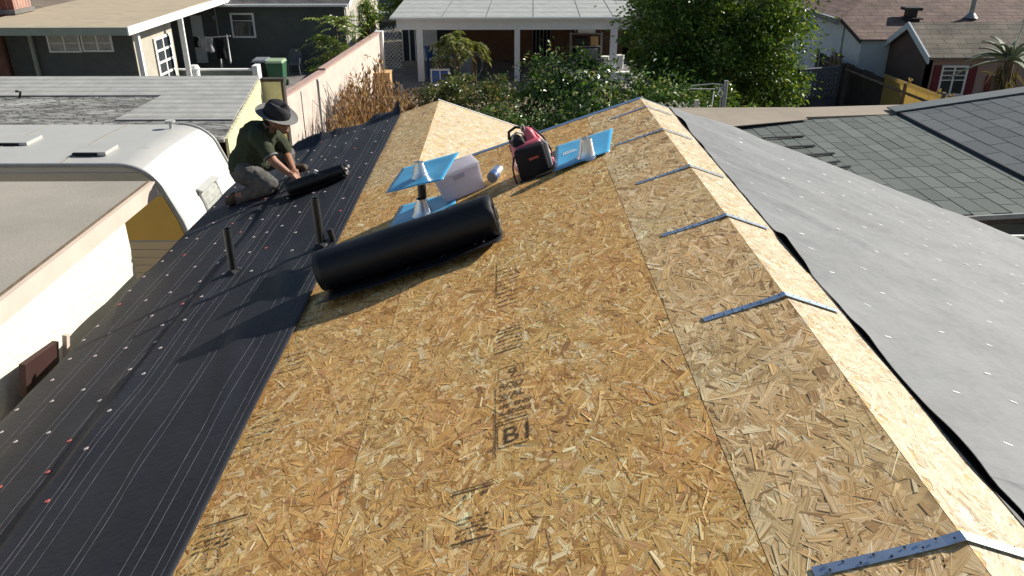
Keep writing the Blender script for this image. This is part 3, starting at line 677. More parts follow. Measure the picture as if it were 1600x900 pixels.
# ================================================================== THINGS ON THE ROOF
def rollthing(name, label, cat, sA, sB, yc, rad, inner, turns, flap, hbase=.004, thick=.003, group=None):
    t = thing(name, label, cat, LS((sA + sB) / 2, yc, 0), group)
    prof = []
    n = int(turns * 36)
    for i in range(n + 1):
        a = 2 * math.pi * turns * i / n; r_ = inner + (rad - inner) * i / n
        # ends pointing straight down (angle -90 deg), winding so that the sheet leaves towards -y
        ang = -math.pi / 2 - 2 * math.pi * turns + a if False else (-math.pi / 2 + 2 * math.pi * turns - a)
        prof.append((r_ * math.cos(ang), rad + r_ * math.sin(ang)))
    V = []; NS = 24
    for j in range(NS + 1):
        s_ = sA + (sB - sA) * j / NS; f = j / NS
        row_ = [(y_, z_) for y_, z_ in prof]
        for k in range(1, 11):
            q = flap * (1 + .35 * f) * k / 10
            row_.append((-q, .004 + (.03 + .03 * abs(f - .45)) * (k / 10) ** 1.6 + .012 * mnoise.noise(Vector((s_ * 4, k * .2, 1)))))
        V += [LS(s_ + (.010 * mnoise.noise(Vector((z_ * 20, y_ * 20, 0)))), yc + y_ * (1 + .03 * mnoise.noise(Vector((s_ * 4, z_ * 12, 3)))), hbase + z_ * (1 + .035 * mnoise.noise(Vector((s_ * 3.5, y_ * 9, 8))))) for y_, z_ in row_]
    m_ = n + 11
    F = np.array([(j * m_ + i, j * m_ + i + 1, (j + 1) * m_ + i + 1, (j + 1) * m_ + i) for j in range(NS) for i in range(m_ - 1)])
    o = np_mesh('wound_sheet', np.array([tuple(v) for v in V]), F, [M['felt_roll']], t, smooth=True)
    sl = o.modifiers.new('thickness', 'SOLIDIFY'); sl.thickness = thick
    return t, o
roll, ro = rollthing('underlayment_roll', 'big black roll of underlayment lying across the bare strand board', 'underlayment roll', 1.07, 2.10, 4.07, .120, .05, 7, .21)
b = MB()
for q in (.05, .10):
    pass
for s_ in (1.16, 1.21, 1.40, 1.60):      # printed guide lines on the loose end
    A = [LS(s_, 4.07 - yy, .018 + (.055 * (1 - (s_ - 1.07) / 1.03) ** 1.3 + .008) * (yy / .2) ** 1.6) for yy in (.03, .08, .13, .17)]
    for i in range(3): b.quad(A[i] + Vector((-.0015, 0, 0)), A[i] + Vector((.0015, 0, 0)), A[i + 1] + Vector((.0015, 0, 0)), A[i + 1] + Vector((-.0015, 0, 0)))
g_ = b.build('guide_lines', M['felt_line']); ro.data.materials.append(M['felt_line']); merge(ro, g_, 1)
b = MB(); k = 24; cc = [(sA_, r_) for sA_, r_ in ((1.06, .046), (1.06, .040), (1.30, .040))]
vs_ = []
for s_, r_ in cc: vs_ += [LS(s_, 4.07 + r_ * math.cos(2 * math.pi * q / k), .126 + r_ * math.sin(2 * math.pi * q / k)) for q in range(k)]
b.add(vs_, [(i * k + q, i * k + (q + 1) % k, (i + 1) * k + (q + 1) % k, (i + 1) * k + q) for i in range(2) for q in range(k)]); b.build('cardboard_core', mat('grey_cardboard', (.30, .25, .20), .9), roll, smooth=True)
off, oo = rollthing('underlayment_offcut', 'small black roll of felt offcut in front of the kneeling man', 'felt offcut', 2.45, 2.98, 6.55, .065, .02, 3, .13, hbase=.012)
b = MB(); p = LS(2.68, 6.50, .15); b.box(p, (.03, .01, .03), Euler((.3, .5, .4)).to_matrix()); b.build('paper_tag', M['white'], off)
for i in range(4): 
    b = MB(); p = LS(2.44 + random.uniform(-.01, .01), 6.52 + i * .03, .05 + .03 * (i % 2)); b.box(p, (.02, .012, .022), Euler((i, .5 * i, .7)).to_matrix()); b.build('torn_edge', M['cap'], off)
# flashings
def flashing(name_label, corners, cone_c, n_, coneH, r0, r1, marks=None, pipe_top=None):
    c = sum(corners, Vector()) / 4; t = thing('pipe_flashing', name_label, 'pipe flashing', c, 'blue pipe flashings on the strand board')
    b = MB(); n = 14; P_ = lambda u, v: (corners[0] * (1 - u) + corners[1] * u) * (1 - v) + (corners[3] * (1 - u) + corners[2] * u) * v
    for j in range(n):
        for i in range(n):
            pass
    V = [tuple(P_(i / n, j / n) + n_ * (.004 * mnoise.noise(Vector((i * .3, j * .3, c.x * 5))))) for j in range(n + 1) for i in range(n + 1)]
    F = np.array([(j * (n + 1) + i, j * (n + 1) + i + 1, (j + 1) * (n + 1) + i + 1, (j + 1) * (n + 1) + i) for j in range(n) for i in range(n)])
    sh = np_mesh('sheet', np.array(V), F, [M['blue'], M['cone']], t, smooth=True); s_ = sh.modifiers.new('thickness', 'SOLIDIFY'); s_.thickness = .0015; s_.material_offset_rim = 1
    b = MB(); k = 28; up = Vector((0, 0, 1)) * .75 + n_ * .25; up.normalize(); a1 = up.orthogonal().normalized(); a2 = up.cross(a1)
    prof = [(r0 * 1.28, -.012), (r0 * 1.02, .012), (r0 * .92, coneH * .35), (r1 * 1.05, coneH * .85), (r1, coneH), (r1 * .9, coneH), (r1 * .86, coneH * .5)]
    vs_ = []
    for (r_, z) in prof: vs_ += [cone_c + up * z + (a1 * math.cos(2 * math.pi * q / k) + a2 * math.sin(2 * math.pi * q / k)) * r_ for q in range(k)]
    b.add(vs_, [(i * k + q, i * k + (q + 1) % k, (i + 1) * k + (q + 1) % k, (i + 1) * k + q) for i in range(len(prof) - 1) for q in range(k)])
    b.build('cone', M['cone'], t, smooth=True)
    b = MB(); ce = cone_c + up * coneH * .6; b.add([ce + (a1 * math.cos(2 * math.pi * q / k) + a2 * math.sin(2 * math.pi * q / k)) * r1 * .87 for q in range(k)], [tuple(range(k))]); b.build('opening', M['dark'], t)
    if marks:
        b = MB(); ex_, ey_ = (corners[1] - corners[0]).normalized(), (corners[3] - corners[0]).normalized()
        for row_ in range(2):
            q = 0
            while q < .085:
                l_ = random.uniform(.006, .014); p = marks + ex_ * q - ey_ * row_ * .032 + n_ * .0065; b.quad(p, p + ex_ * l_, p + ex_ * l_ + ey_ * .02, p + ey_ * .02); q += l_ + .004
        b.build('printed_mark', M['white'], t)
    return t
nL = (LS(0, 0, 1) - LS(0, 0, 0))
def onz(u, v, h): return on_left_h(u, v, h)
def on_left_h(u, v, h):
    r = ray(u, v); hh = h / CS; k = (ZR + hh - CAMZ - XR * T) / (r.z - r.x * T); return Vector((r.x * k, r.y * k, CAMZ + r.z * k))
def corners_h(px, hs): return [on_left_h(u, v, h) for (u, v), h in zip(px, hs)]
flashing('blue metal flashing perched on top of the black vent pipe, beside the white plastic box', corners_h([(602, 302), (691, 281), (718, 237), (628, 263)], [.27, .28, .30, .29]), on_left_h(657, 274, .285), nL, .085, .046, .029)
flashing('blue metal flashing slid down round the foot of the vent pipe behind the black roll', corners_h([(605, 361), (708, 333), (716, 299), (627, 321)], [.006, .008, .006, .006]), on_left_h(661, 333, .012), nL, .10, .058, .034)
flashing('blue metal flashing with tapered cone lying right of the red and black tool bag', corners_h([(866, 268), (952, 236), (958, 200), (868, 229)], [.03, .012, .014, .02]), on_left_h(917, 244, .018), nL, .115, .052, .036, marks=on_left_h(880, 242, .02))
# white plastic storage box
def slab_frame(origin, yaw, tilt=Matrix.Identity(3)):
    m_ = rotLm @ Matrix.Rotation(yaw, 3, 'Z') @ tilt
    return lambda x, y, z: origin + m_ @ Vector((x, y, z))
bo = on_left_h(728, 306, 0); t = thing('storage_box', 'translucent white plastic storage box between the flashings and the tool bag', 'storage box', bo); f = slab_frame(bo, R(14))
W_, D_, H_ = .27, .22, .17
def box_shell(bm_, f, w0, d0, w1, d1, z0, z1, th):
    o_ = [f(-w0 / 2, 0, z0), f(w0 / 2, 0, z0), f(w0 / 2, d0, z0), f(-w0 / 2, d0, z0)]; e = (w1 - w0) / 2; g = (d1 - d0) / 2
    t_ = [f(-w1 / 2, -g, z1), f(w1 / 2, -g, z1), f(w1 / 2, d0 + g, z1), f(-w1 / 2, d0 + g, z1)]
    i_ = [f(-w1 / 2 + th, -g + th, z1), f(w1 / 2 - th, -g + th, z1), f(w1 / 2 - th, d0 + g - th, z1), f(-w1 / 2 + th, d0 + g - th, z1)]
    ib = [f(-w0 / 2 + th, th, z0 + th), f(w0 / 2 - th, th, z0 + th), f(w0 / 2 - th, d0 - th, z0 + th), f(-w0 / 2 + th, d0 - th, z0 + th)]
    bm_.add(o_ + t_ + i_ + ib, [(0, 3, 2, 1)] + [(i, (i + 1) % 4, 4 + (i + 1) % 4, 4 + i) for i in range(4)] + [(4 + i, 4 + (i + 1) % 4, 8 + (i + 1) % 4, 8 + i) for i in range(4)] + [(8 + i, 8 + (i + 1) % 4, 12 + (i + 1) % 4, 12 + i) for i in range(4)] + [(12, 13, 14, 15)])
b = MB(); box_shell(b, f, W_, D_, W_ * 1.12, D_ * 1.12, .002, H_, .004); b.build('tub', M['box'], t, bevel=.006)
b = MB(); e_ = lambda a_, b_, z_: f(a_ * W_ * .58, D_ / 2 + b_ * D_ * .59, z_)
b.prism([e_(-1, -1, H_), e_(1, -1, H_), e_(1, 1, H_), e_(-1, 1, H_)], nL * .014); b.build('lid', M['box'], t, bevel=.004)
b = MB(); b.prism([f(-.04, -.012, H_ * .84), f(.04, -.012, H_ * .84), f(.04, -.02, H_ * .74), f(-.04, -.02, H_ * .74)], nL * .012); b.build('latch', M['box'], t)
# little can
bo = on_left_h(772, 286, 0); t = thing('sealant_can', 'small blue and silver can lying between the white box and the tool bag', 'can', bo); f = slab_frame(bo, R(-20))
def cyl_parts(f, y0, y1, r, m_, nm, t, z=None, cap=True):
    b = MB(); z = z or r; b.tube([f(0, y0, z), f(0, y1, z)], r, 22, cap); return b.build(nm, m_, t, smooth=True)
cyl_parts(f, 0, .05, .036, M['can_blue'], 'label_band', t, .04); cyl_parts(f, .05, .13, .0365, M['cone'], 'body', t, .04); cyl_parts(f, -.006, .0, .032, M['greyplastic'], 'cap', t, .04)
# tool bag / red and black power unit
bo = on_left_h(838, 272, 0); t = thing('tool_bag', 'red and black tool case with a carry loop beside a blue flashing', 'tool case', bo)
bagm = Matrix.Rotation(R(17), 3, 'Z') @ Matrix.Rotation(R(-16), 3, 'Y')
f = lambda x, y, z: bo + bagm @ Vector((x, y, z))
def rbox(nm, x0, x1, y0, y1, z0, z1, m_, bev, parent=t, taper=0):
    b = MB(); q = taper
    v = [f(x0, y0, z0), f(x1, y0, z0), f(x1, y1, z0), f(x0, y1, z0), f(x0 + q, y0 + q, z1), f(x1 - q, y0 + q, z1), f(x1 - q, y1 - q, z1), f(x0 + q, y1 - q, z1)]
    b.add(v, [(0, 3, 2, 1), (4, 5, 6, 7), (0, 1, 5, 4), (1, 2, 6, 5), (2, 3, 7, 6), (3, 0, 4, 7)]); o = b.build(nm, m_, parent, smooth=True); bb = o.modifiers.new('bevel', 'BEVEL'); bb.width = bev; bb.segments = 4; return o
rbox('body', -.098, .108, -.0, .17, .0, .215, M['bag_red'], .03, taper=.012)
fp = rbox('front_panel', -.112, .095, -.045, .01, -.005, .205, M['bag_black'], .024, taper=.004)
rbox('side_frame', .088, .118, -.03, .15, .01, .19, M['bag_grey'], .012)
rbox('side_foot', .095, .15, .02, .11, -.02, .06, M['bag_red'], .018)
rbox('top_housing', -.09, .0, .02, .15, .20, .255, M['bag_black'], .02, taper=.012)
rbox('top_housing', .0, .085, .04, .16, .20, .28, M['bag_red'], .025, taper=.02)
b = MB(); b.add([f(-.03, -.0475, .118), f(.035, -.0475, .118), f(.03, -.047, .135), f(-.035, -.047, .135)], [(0, 1, 2, 3)]); b.build('emblem', M['flake_red'], fp)
def loop(nm, pts, r_, m_): b = MB(); b.tube([f(*p) for p in pts], r_, 8); return b.build(nm, m_, t, smooth=True)
loop('carry_loop', [(-.08, .06, .24), (-.075, .05, .275), (-.04, .045, .29), (-.01, .05, .275), (0, .06, .25)], .007, M['bag_grey'])
loop('carry_loop', [(-.085, .11, .24), (-.07, .12, .285), (-.02, .12, .30), (.02, .12, .28), (.03, .11, .25)], .009, M['bag_black'])
loop('hook', [(.0, .08, .25), (.002, .075, .30), (.014, .075, .318), (.024, .078, .30), (.022, .08, .27)], .004, M['cone'])
loop('carry_handle', [(.05, .16, .25), (.09, .15, .255), (.135, .10, .18), (.152, .06, .10), (.13, .03, .03)], .006, M['bag_black'])
loop('carry_handle', [(.03, .15, .26), (.075, .13, .25), (.12, .08, .16), (.135, .05, .08)], .010, M['bag_red'])
loop('cord', [(-.09, .0, .17), (-.12, -.02, .16), (-.145, -.03, .10), (-.15, -.035, .04), (-.145, -.04, -.01)], .006, M['blackplastic'])
loop('cord', [(-.118, 0, .20), (-.12, -.005, .25)], .0035, M['blackplastic'])
b = MB(); c_ = [on_left_h(u, v, .008) for u, v in [(862, 268), (850, 274), (830, 280), (812, 285), (818, 281), (838, 277), (858, 270)]]; b.tube(c_, .005, 8); b.build('cord', M['blackplastic'], t, smooth=True)
# ---- the kneeling man
hp = LS(3.05, 7.05, 0); man = thing('person', 'man in grey brimmed hat and olive shirt kneeling on the black felt', 'person', hp)
P3 = PY
pel = P3(387, 261, 7.06); waist = P3(391, 242, 7.06); chest = P3(404, 217, 7.06); neck = P3(421, 199, 7.06); head = P3(432, 186, 7.03)
shR = P3(402, 214, 6.90); elR = P3(427, 252, 6.80); wrR = P3(450, 270, 6.80)
shL = P3(430, 212, 7.25); elL = P3(447, 240, 7.28); wrL = P3(457, 262, 7.02)
hipR = pel + Vector((.02, -.09, -.02)); hipL = pel + Vector((.02, .09, -.02))
def onslope(x, y, h=0): return Vector((x, y, ZR - (XR - x) * T + h))
knR = onslope(-2.08, 6.90, .085); ftR = onslope(-2.45, 7.00, .075)
knL = P3(440, 262, 7.30); knL = Vector((-2.02, 7.30, onslope(-2.02, 7.3).z + .24)); anL = onslope(-2.02, 7.34, .10)
toeR = onslope(-2.52, 7.02, .045); toeL = onslope(-1.88, 7.33, .05)
skin = [(head + Vector((.015, -.005, -.01)), head + Vector((-.01, 0, .035)), .088, .098), (head + Vector((.055, -.01, -.075)), head + Vector((.02, 0, -.02)), .045, .075), (head, neck, .062, .066), (neck, chest, .07, .13), (chest, pel, .13, .13),
        (shR, elR, .054, .043), (elR, wrR, .043, .029), (shL, elL, .054, .043), (elL, wrL, .043, .029), (chest, shR, .08, .06), (chest, shL, .08, .06), (pel, hipR, .12, .09), (pel, hipL, .12, .09), (hipR, knR, .085, .06), (knR, ftR, .06, .04), (hipL, knL, .085, .06), (knL, anL, .06, .04)]
def hand(wr, target, side):
    d = (target - wr).normalized(); s_ = d.cross(Vector((0, 0, 1))).normalized() * side; dn = s_.cross(d) * side; pr = []
    if dn.z > 0: dn = -dn
    palm = wr + d * .055
    pr += [(wr, palm, .026, .026), (palm - s_ * .018, palm + s_ * .018, .022, .022)]
    for i, (o_, L_) in enumerate([(-.030, .060), (-.010, .070), (.010, .066), (.029, .052)]):
        k0 = palm + s_ * o_ + d * .022; k1 = k0 + d * L_ * .45 + dn * .010; k2 = k1 + d * L_ * .28 + dn * .022; pr += [(k0, k1, .0095, .0085), (k1, k2, .0085, .0075)]
    t0 = wr + d * .02 - s_ * .022; t1 = t0 + d * .03 - s_ * .028 + dn * .01; t2 = t1 + d * .03 + dn * .012 + s_ * .006; pr += [(t0, t1, .012, .010), (t1, t2, .010, .008)]
    return pr
handR = hand(wrR, P3(466, 277, 6.78), 1); handL = hand(wrL, P3(463, 275, 6.92), -1)
# nose, ears, brow
face = [(head + Vector((.10, -.045, -.03)), head + Vector((.112, -.05, -.045)), .012, .014), (head + Vector((.0, -.095, -.01)), head + Vector((.0, -.097, -.035)), .014, .012), (head + Vector((.0, .095, -.01)), head + Vector((.0, .097, -.035)), .014, .012), (head + Vector((.075, -.03, -.095)), head + Vector((.06, -.02, -.10)), .028, .03)]
blob('body', skin + handR + handL + face, .0062, M['skin'], man, smooth_it=1)
b = MB()
for sg in (-1, 1):
    e_ = head + Vector((.083, -.035 + sg * .032, -.012)); b.tube([e_, e_ + Vector((.008, -.004, -.002))], .009, 10)
b.build('eyes', M['dark'], man, smooth=True)
blob('hair', [(head + Vector((-.045, .0, .01)), head + Vector((-.05, .02, -.04)), .078, .06)], .012, M['hair'], man)
slR = shR.lerp(elR, .62); slL = shL.lerp(elL, .75)
blob('shirt', [(neck + Vector((-.02, 0, -.03)), chest + Vector((-.02, 0, 0)), .085, .165), (chest + Vector((-.015, 0, 0)), waist, .165, .155), (waist, pel + Vector((-.02, 0, .035)), .155, .155), (chest + Vector((0, -.03, .02)), shR, .11, .078), (chest + Vector((0, .03, .02)), shL, .11, .078), (shR, slR, .078, .072), (shL, slL, .078, .070),
      (waist + Vector((.05, -.02, -.05)), waist + Vector((.06, .05, -.08)), .10, .10)], .0085, M['shirt'], man, folds=.016, fscale=11)
b = MB()
for sl_, el_ in ((slR, elR), (slL, elL)):
    d = (el_ - sl_).normalized(); b.tube([sl_ + d * .050, sl_ + d * .066], [.0705, .069], 18, False)
b.build('sleeve_hem', M['hat_brim'], man, smooth=True)
blob('trousers', [(pel + Vector((0, 0, .0)), pel + Vector((-.01, 0, -.03)), .145, .15), (hipR, knR, .108, .083), (knR, ftR + Vector((.05, 0, 0)), .078, .062), (hipL, knL, .108, .082), (knL, anL, .078, .062), (hipR, hipL, .12, .12)], .0085, M['trouser'], man, folds=.015, fscale=12)
blob('boot', [(ftR, toeR, .050, .042), (ftR + Vector((.06, 0, -.01)), ftR, .042, .05)], .008, M['boot'], man); blob('boot', [(anL + Vector((-.03, 0, -.02)), toeL, .05, .042)], .008, M['boot'], man)
hm = Matrix.Rotation(R(20), 3, 'Y') @ Matrix.Rotation(R(14), 3, 'X'); hc = head + Vector((.005, 0, .035))
def hatpt(r_, a, z, ex=1.12): return hc + hm @ Vector((r_ * ex * math.cos(a), r_ * math.sin(a), z))
def lathe_h(prof, nm, m_, k=40, fn=None):
    vs_ = []
    for (r_, z) in prof: vs_ += [hatpt(r_, 2 * math.pi * q / k, z + (fn(r_, 2 * math.pi * q / k, z) if fn else 0)) for q in range(k)]
    b = MB(); b.add(vs_, [(i * k + q, i * k + (q + 1) % k, (i + 1) * k + (q + 1) % k, (i + 1) * k + q) for i in range(len(prof) - 1) for q in range(k)]); return b.build(nm, m_, man, smooth=True)
o = lathe_h([(.105, .0), (.103, .03), (.098, .075), (.088, .105), (.066, .122), (.03, .118), (.001, .108)], 'hat', M['hat'], fn=lambda r_, a, z: (-.028 * (math.exp(-((r_ * math.sin(a)) / .022) ** 2) + .0) if z > .1 else 0) - (.012 * max(0, math.cos(a)) if z > .07 else 0))
hb = lathe_h([(.100, .004), (.13, .002), (.16, .004), (.166, .010), (.168, .013), (.15, .010), (.104, .010)], 'hat_brim', M['hat_brim'], fn=lambda r_, a, z: .016 * abs(math.sin(a)) * ((r_ - .1) / .08) - .012 * abs(math.cos(a)) * ((r_ - .1) / .08) if r_ > .101 else 0)
lathe_h([(.1065, .006), (.1055, .032)], 'hat_band', M['hat_band'])
# ================================================================== GROUND
b = MB(); b.quad((-400, -60, 0), (400, -60, 0), (400, 700, 0), (-400, 700, 0)); tag(b.build('ground', M['ground']), 'dry brown soil and weeds between the lots', 'ground', kind='structure')
b = MB(); b.bx(-17, -4.9, 17.9, 32.9, .0, .03); tag(b.build('yard_paving', M['concrete']), 'grey concrete paving of the neighbouring yard', 'paving', kind='structure')
b = MB(); b.bx(-4.6, 6, 29.0, 35, .0, .12); tag(b.build('patio_slab', M['concrete']), 'concrete slab under the white patio cover', 'paving', kind='structure')
b = MB(); b.bx(-60, 60, 46, 54, .0, .012); tag(b.build('street', M['concrete']), 'asphalt street beyond the houses', 'street', kind='structure')
def sheet(b, pts, th):
    b.prism(pts, (0, 0, -th)); return b
# ================================================================== NEAR LEFT: white building with a flat roof
nb = thing('flat_roofed_building', 'white stucco building with a flat grey roof and pink beige fascia, nearest on the left', 'building', (-8, 5, 0))
b = MB(); b.bx(-13, -3.12, -2, 6.23, 0, 3.67); b.build('wall', M['whitewall'], nb)
b = MB(); b.bx(-13, -3.01, -2, 6.60, 3.795, 3.81); b.build('roof', M['flat_roof'], nb)
b = MB(); b.bx(-3.02, -2.985, -2, 6.62, 3.67, 3.802); b.bx(-13, -3.02, 6.585, 6.62, 3.67, 3.802); b.build('fascia', M['fascia'], nb)
b = MB(); b.bx(-3.12, -3.02, -2, 6.58, 3.67, 3.70); b.build('soffit', M['fascia'], nb)
b = MB(); b.quad((-5.4, 3.4, 3.814), (-4.1, 3.5, 3.814), (-4.0, 5.0, 3.814), (-5.4, 5.0, 3.814)); b.build('roof_patch', mat('brown_roof_patch', (.25, .19, .15), .9, var=.15), nb)
b = MB(); b.tube([(-3.02, -2, 3.812), (-3.02, 6.6, 3.812)], .010, 6); b.build('drip_edge', M['bark'], nb)
p = PY(78, 575, 4.15); t = thing('leaning_board', 'dark brown board leaning against the white wall below the felt edge', 'board', (-3.15, 3.8, 0))
b = MB(); b.box((-3.0, 4.45, 3.12), (.04, .40, .46), Euler((R(-8), R(8), 0)).to_matrix()); b.build('panel', mat('dark_brown_board', (.045, .02, .018), .6), t)
b = MB(); b.box((-2.94, 4.67, 3.12), (.03, .04, .48), Euler((R(-8), R(8), 0)).to_matrix()); b.build('edge_batten', M['fascia'], t)
# ================================================================== travel trailer
tr = thing('travel_trailer', 'old white travel trailer with a rounded front and ochre side panel behind the flat roof', 'trailer', (-8, 11.8, 0))
TY0, TY1 = 10.75, 13.1; prof = [(-13, 2.72)]
for i in range(0, 13):
    a = R(90 - 78 * i / 12); prof.append((-5.33 + .60 * math.cos(a), 2.72 - .46 + .46 * math.sin(a)))
prof += [(-4.56, 1.9), (-4.42, 1.35), (-4.40, .9), (-4.5, .55), (-4.8, .45), (-13, .45)]
b = MB(); n = len(prof); NY = 5
vs_ = [(x, TY0 + (TY1 - TY0) * j / NY, z + .035 * math.sin(math.pi * j / NY) * (1 if z > 2.5 else 0)) for j in range(NY + 1) for x, z in prof]
b.add(vs_, [(j * n + i, j * n + i + 1, (j + 1) * n + i + 1, (j + 1) * n + i) for j in range(NY) for i in range(n - 1)] + [tuple(range(n))[::-1], tuple(NY * n + k for k in range(n))])
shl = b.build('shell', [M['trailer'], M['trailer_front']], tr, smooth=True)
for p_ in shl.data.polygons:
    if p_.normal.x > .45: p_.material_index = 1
def outline(z0, z1, yy, x0=-13):
    """flat cut-out of the trailer side between two heights"""
    pts = []
    def xat(z):
        for (xa, za), (xb, zb) in zip(prof[:-1], prof[1:]):
            if za >= z >= zb and za != zb: return xa + (xb - xa) * (za - z) / (za - zb)
        return prof[-2][0]
    zs = [z1 + (z0 - z1) * i / 10 for i in range(11)]
    return [(x0, yy, z1)] + [(xat(z) - .06, yy, z) for z in zs] + [(x0, yy, z0)]
b = MB(); b.prism(outline(1.62, 2.28, TY0 - .012), (0, .010, 0)); b.build('ochre_panel', M['yellow'], tr)
b = MB(); b.prism(outline(2.32, 2.62, TY0 - .012), (0, .010, 0)); b.build('upper_side', M['beige_stucco'], tr)
b = MB()
for i in range(8): b.prism(outline(.62 + i * .123, .62 + i * .123 + .113, TY0 - .014), (0, .012, 0))
b.build('siding', mat('tan_siding', (.55, .45, .30), .6, var=.06), tr)
b = MB(); tp = [(x + .004, TY0 - .02, z + .012) for x, z in prof[1:16]]; b.tube([(-13, TY0 - .02, 2.735)] + tp, .032, 8); b.build('roof_trim', M['steel'], tr, smooth=True)
b = MB(); b.tube([(x + .01, TY1, z + .01) for x, z in prof[1:16]], .025, 8); b.build('roof_trim', M['trailer'], tr, smooth=True)
def vent(nm, u, v, y, w_, d_):
    p = PY(u, v, y); p.z = 2.77
    b = MB(); b.bx(p.x - w_ / 2, p.x + w_ / 2, y - d_ / 2, y + d_ / 2, 2.745, 2.80); o = b.build(nm, M['trailer'], tr, bevel=.01)
    b = MB(); b.bx(p.x - w_ / 2 - .01, p.x + w_ / 2 - .12, y - d_ / 2 - .012, y - d_ / 2 - .002, 2.752, 2.792); b.build('opening', M['dark'], o)
vent('roof_vent', 152, 242, 11.35, .46, .42); vent('roof_vent', 30, 225, 11.9, .5, .45)
b = MB(); p = PY(268, 202, 12.75); b.tube([(p.x, 12.75, 2.75), (p.x, 12.75, 2.84)], .03, 8); b.tube([(p.x, 12.75, 2.84), (p.x + .0, 12.75, 2.87)], .08, 10); b.build('roof_cap', M['trailer'], tr, smooth=True)
b = MB()
for x_ in (-6.15, -7.4, -8.65, -9.9, -11.1):
    for j in range(6):
        y_ = TY0 + (TY1 - TY0) * j / 6; y2 = TY0 + (TY1 - TY0) * (j + 1) / 6; z_ = lambda y: 2.7225 + .035 * math.sin(math.pi * (y - TY0) / (TY1 - TY0))
        b.prism([(x_, y_, z_(y_)), (x_ + .03, y_, z_(y_)), (x_ + .03, y2, z_(y2)), (x_, y2, z_(y2))], (0, 0, .004))
b.build('roof_seam', M['flat_roof'], tr)
# jalousie window and hood on the rounded front
def fx(z):
    for (xa, za), (xb, zb) in zip(prof[:-1], prof[1:]):
        if za >= z >= zb and za != zb: return xa + (xb - xa) * (za - z) / (za - zb)
b = MB()
for i in range(7):
    z = 1.95 - i * .085; b.box((fx(z) + .018, 11.95, z), (.015, .62, .075), Euler((0, R(-22), 0)).to_matrix())
wn = b.build('window', M['curtain'], tr)
b = MB(); b.box((fx(2.06) + .05, 11.95, 2.07), (.10, .72, .03), Euler((0, R(25), 0)).to_matrix())
for yy in (11.61, 12.29): b.tube([(fx(2.04) + .03, yy, 2.05), (fx(1.4) + .03, yy, 1.36)], .018, 6)
b.build('frame', M['trailer'], wn)
# ================================================================== long shed with ribbed and cracked roofing
sh = thing('shed', 'long shed with worn grey roofing and cream board end wall behind the trailer', 'shed', (-9, 16, 0))
def sz(y): return 2.30 + (y - 13.75) * .083
def spt(x, y, h=0): return (x, y, sz(y) + h)
XE = -4.86; XF = -5.28
b = MB(); b.prism([spt(-19, 13.75, 0), spt(XE, 13.75, 0), spt(XF, 17.7, 0), spt(-19, 17.7, 0)], (0, 0, -.06)); b.build('cracked_roofing', M['shed_crack'], sh)
b = MB(); b.prism([spt(-7.15, 14.75, .03), spt(XE - .12, 14.75, .03), spt(XF, 17.72, .03), spt(-6.6, 17.72, .03)], (0, 0, -.022)); b.prism([spt(-19, 16.3, .025), spt(-6.8, 16.3, .025), spt(-6.6, 17.72, .025), spt(-19, 17.72, .025)], (0, 0, -.02)); b.build('ribbed_sheet', M['shed_roof'], sh)
b = MB(); b.prism([(XE - .01, 13.85, 0), (XF - .01, 17.6, 0), (XF - .01, 17.6, sz(17.6) - .02), (XE - .01, 13.85, sz(13.85) - .02)], (.05, 0, 0)); b.build('end_wall', M['cream_board'], sh)
b = MB(); b.bx(-19, XF - .05, 13.9, 17.55, 0, 2.22); b.build('wall', M['wood'], sh)
b = MB(); b.bx(XF + .0, XF + .44, 17.75, 17.85, 0, 2.52); b.build('return_wall', M['cream_board'], sh)
b = MB(); b.bx(XF, XF + .52, 17.7, 17.9, 2.53, 2.59); b.bx(XF + .45, XF + .50, 17.7, 17.88, 0, 2.53); b.build('return_cap', M['darkwood'], sh)
b = MB(); p = PY(27, 140, 16.2); b.tube([(p.x, 16.2, sz(16.2)), (p.x + .05, 16.2, sz(16.2) + .12), (p.x - .04, 16.2, sz(16.2) + .14)], .025, 6); b.build('bent_vent', M['dark'], sh)
# ================================================================== dark green house
dh = thing('dark_green_house', 'dark green stucco house with a tan flat roofed front wing at the upper left', 'house', (-11, 28, 0))
b = MB(); b.bx(-15.0, -11.2, 25.2, 28.3, 0, 2.72); b.build('wall', M['dark_stucco'], dh)
b = MB(); b.prism([(-11.195, 25.205, .02), (-11.195, 28.28, .02), (-11.195, 28.28, 2.70), (-11.195, 25.205, 2.70)], (.02, 0, 0)); b.build('sunny_side_wall', M['beige_stucco'], dh)  # beige laid over the dark wall in place of its sun patch
b = MB(); b.prism([(-15.5, 23.8, 2.90), (-10.65, 23.8, 2.90), (-10.65, 36, 2.98), (-15.5, 36, 2.98)], (0, 0, -.02)); b.build('roof', M['tan_roof'], dh)
b = MB(); b.bx(-15.5, -10.65, 23.76, 23.80, 2.68, 2.90); b.build('front_fascia', M['green_fascia'], dh)
b = MB(); b.bx(-10.65, -10.61, 23.76, 36, 2.68, 2.915); b.build('side_fascia', M['white'], dh)
b = MB(); b.bx(-15.4, -10.7, 23.85, 34, 2.70, 2.74); b.build('soffit', M['green_fascia'], dh)
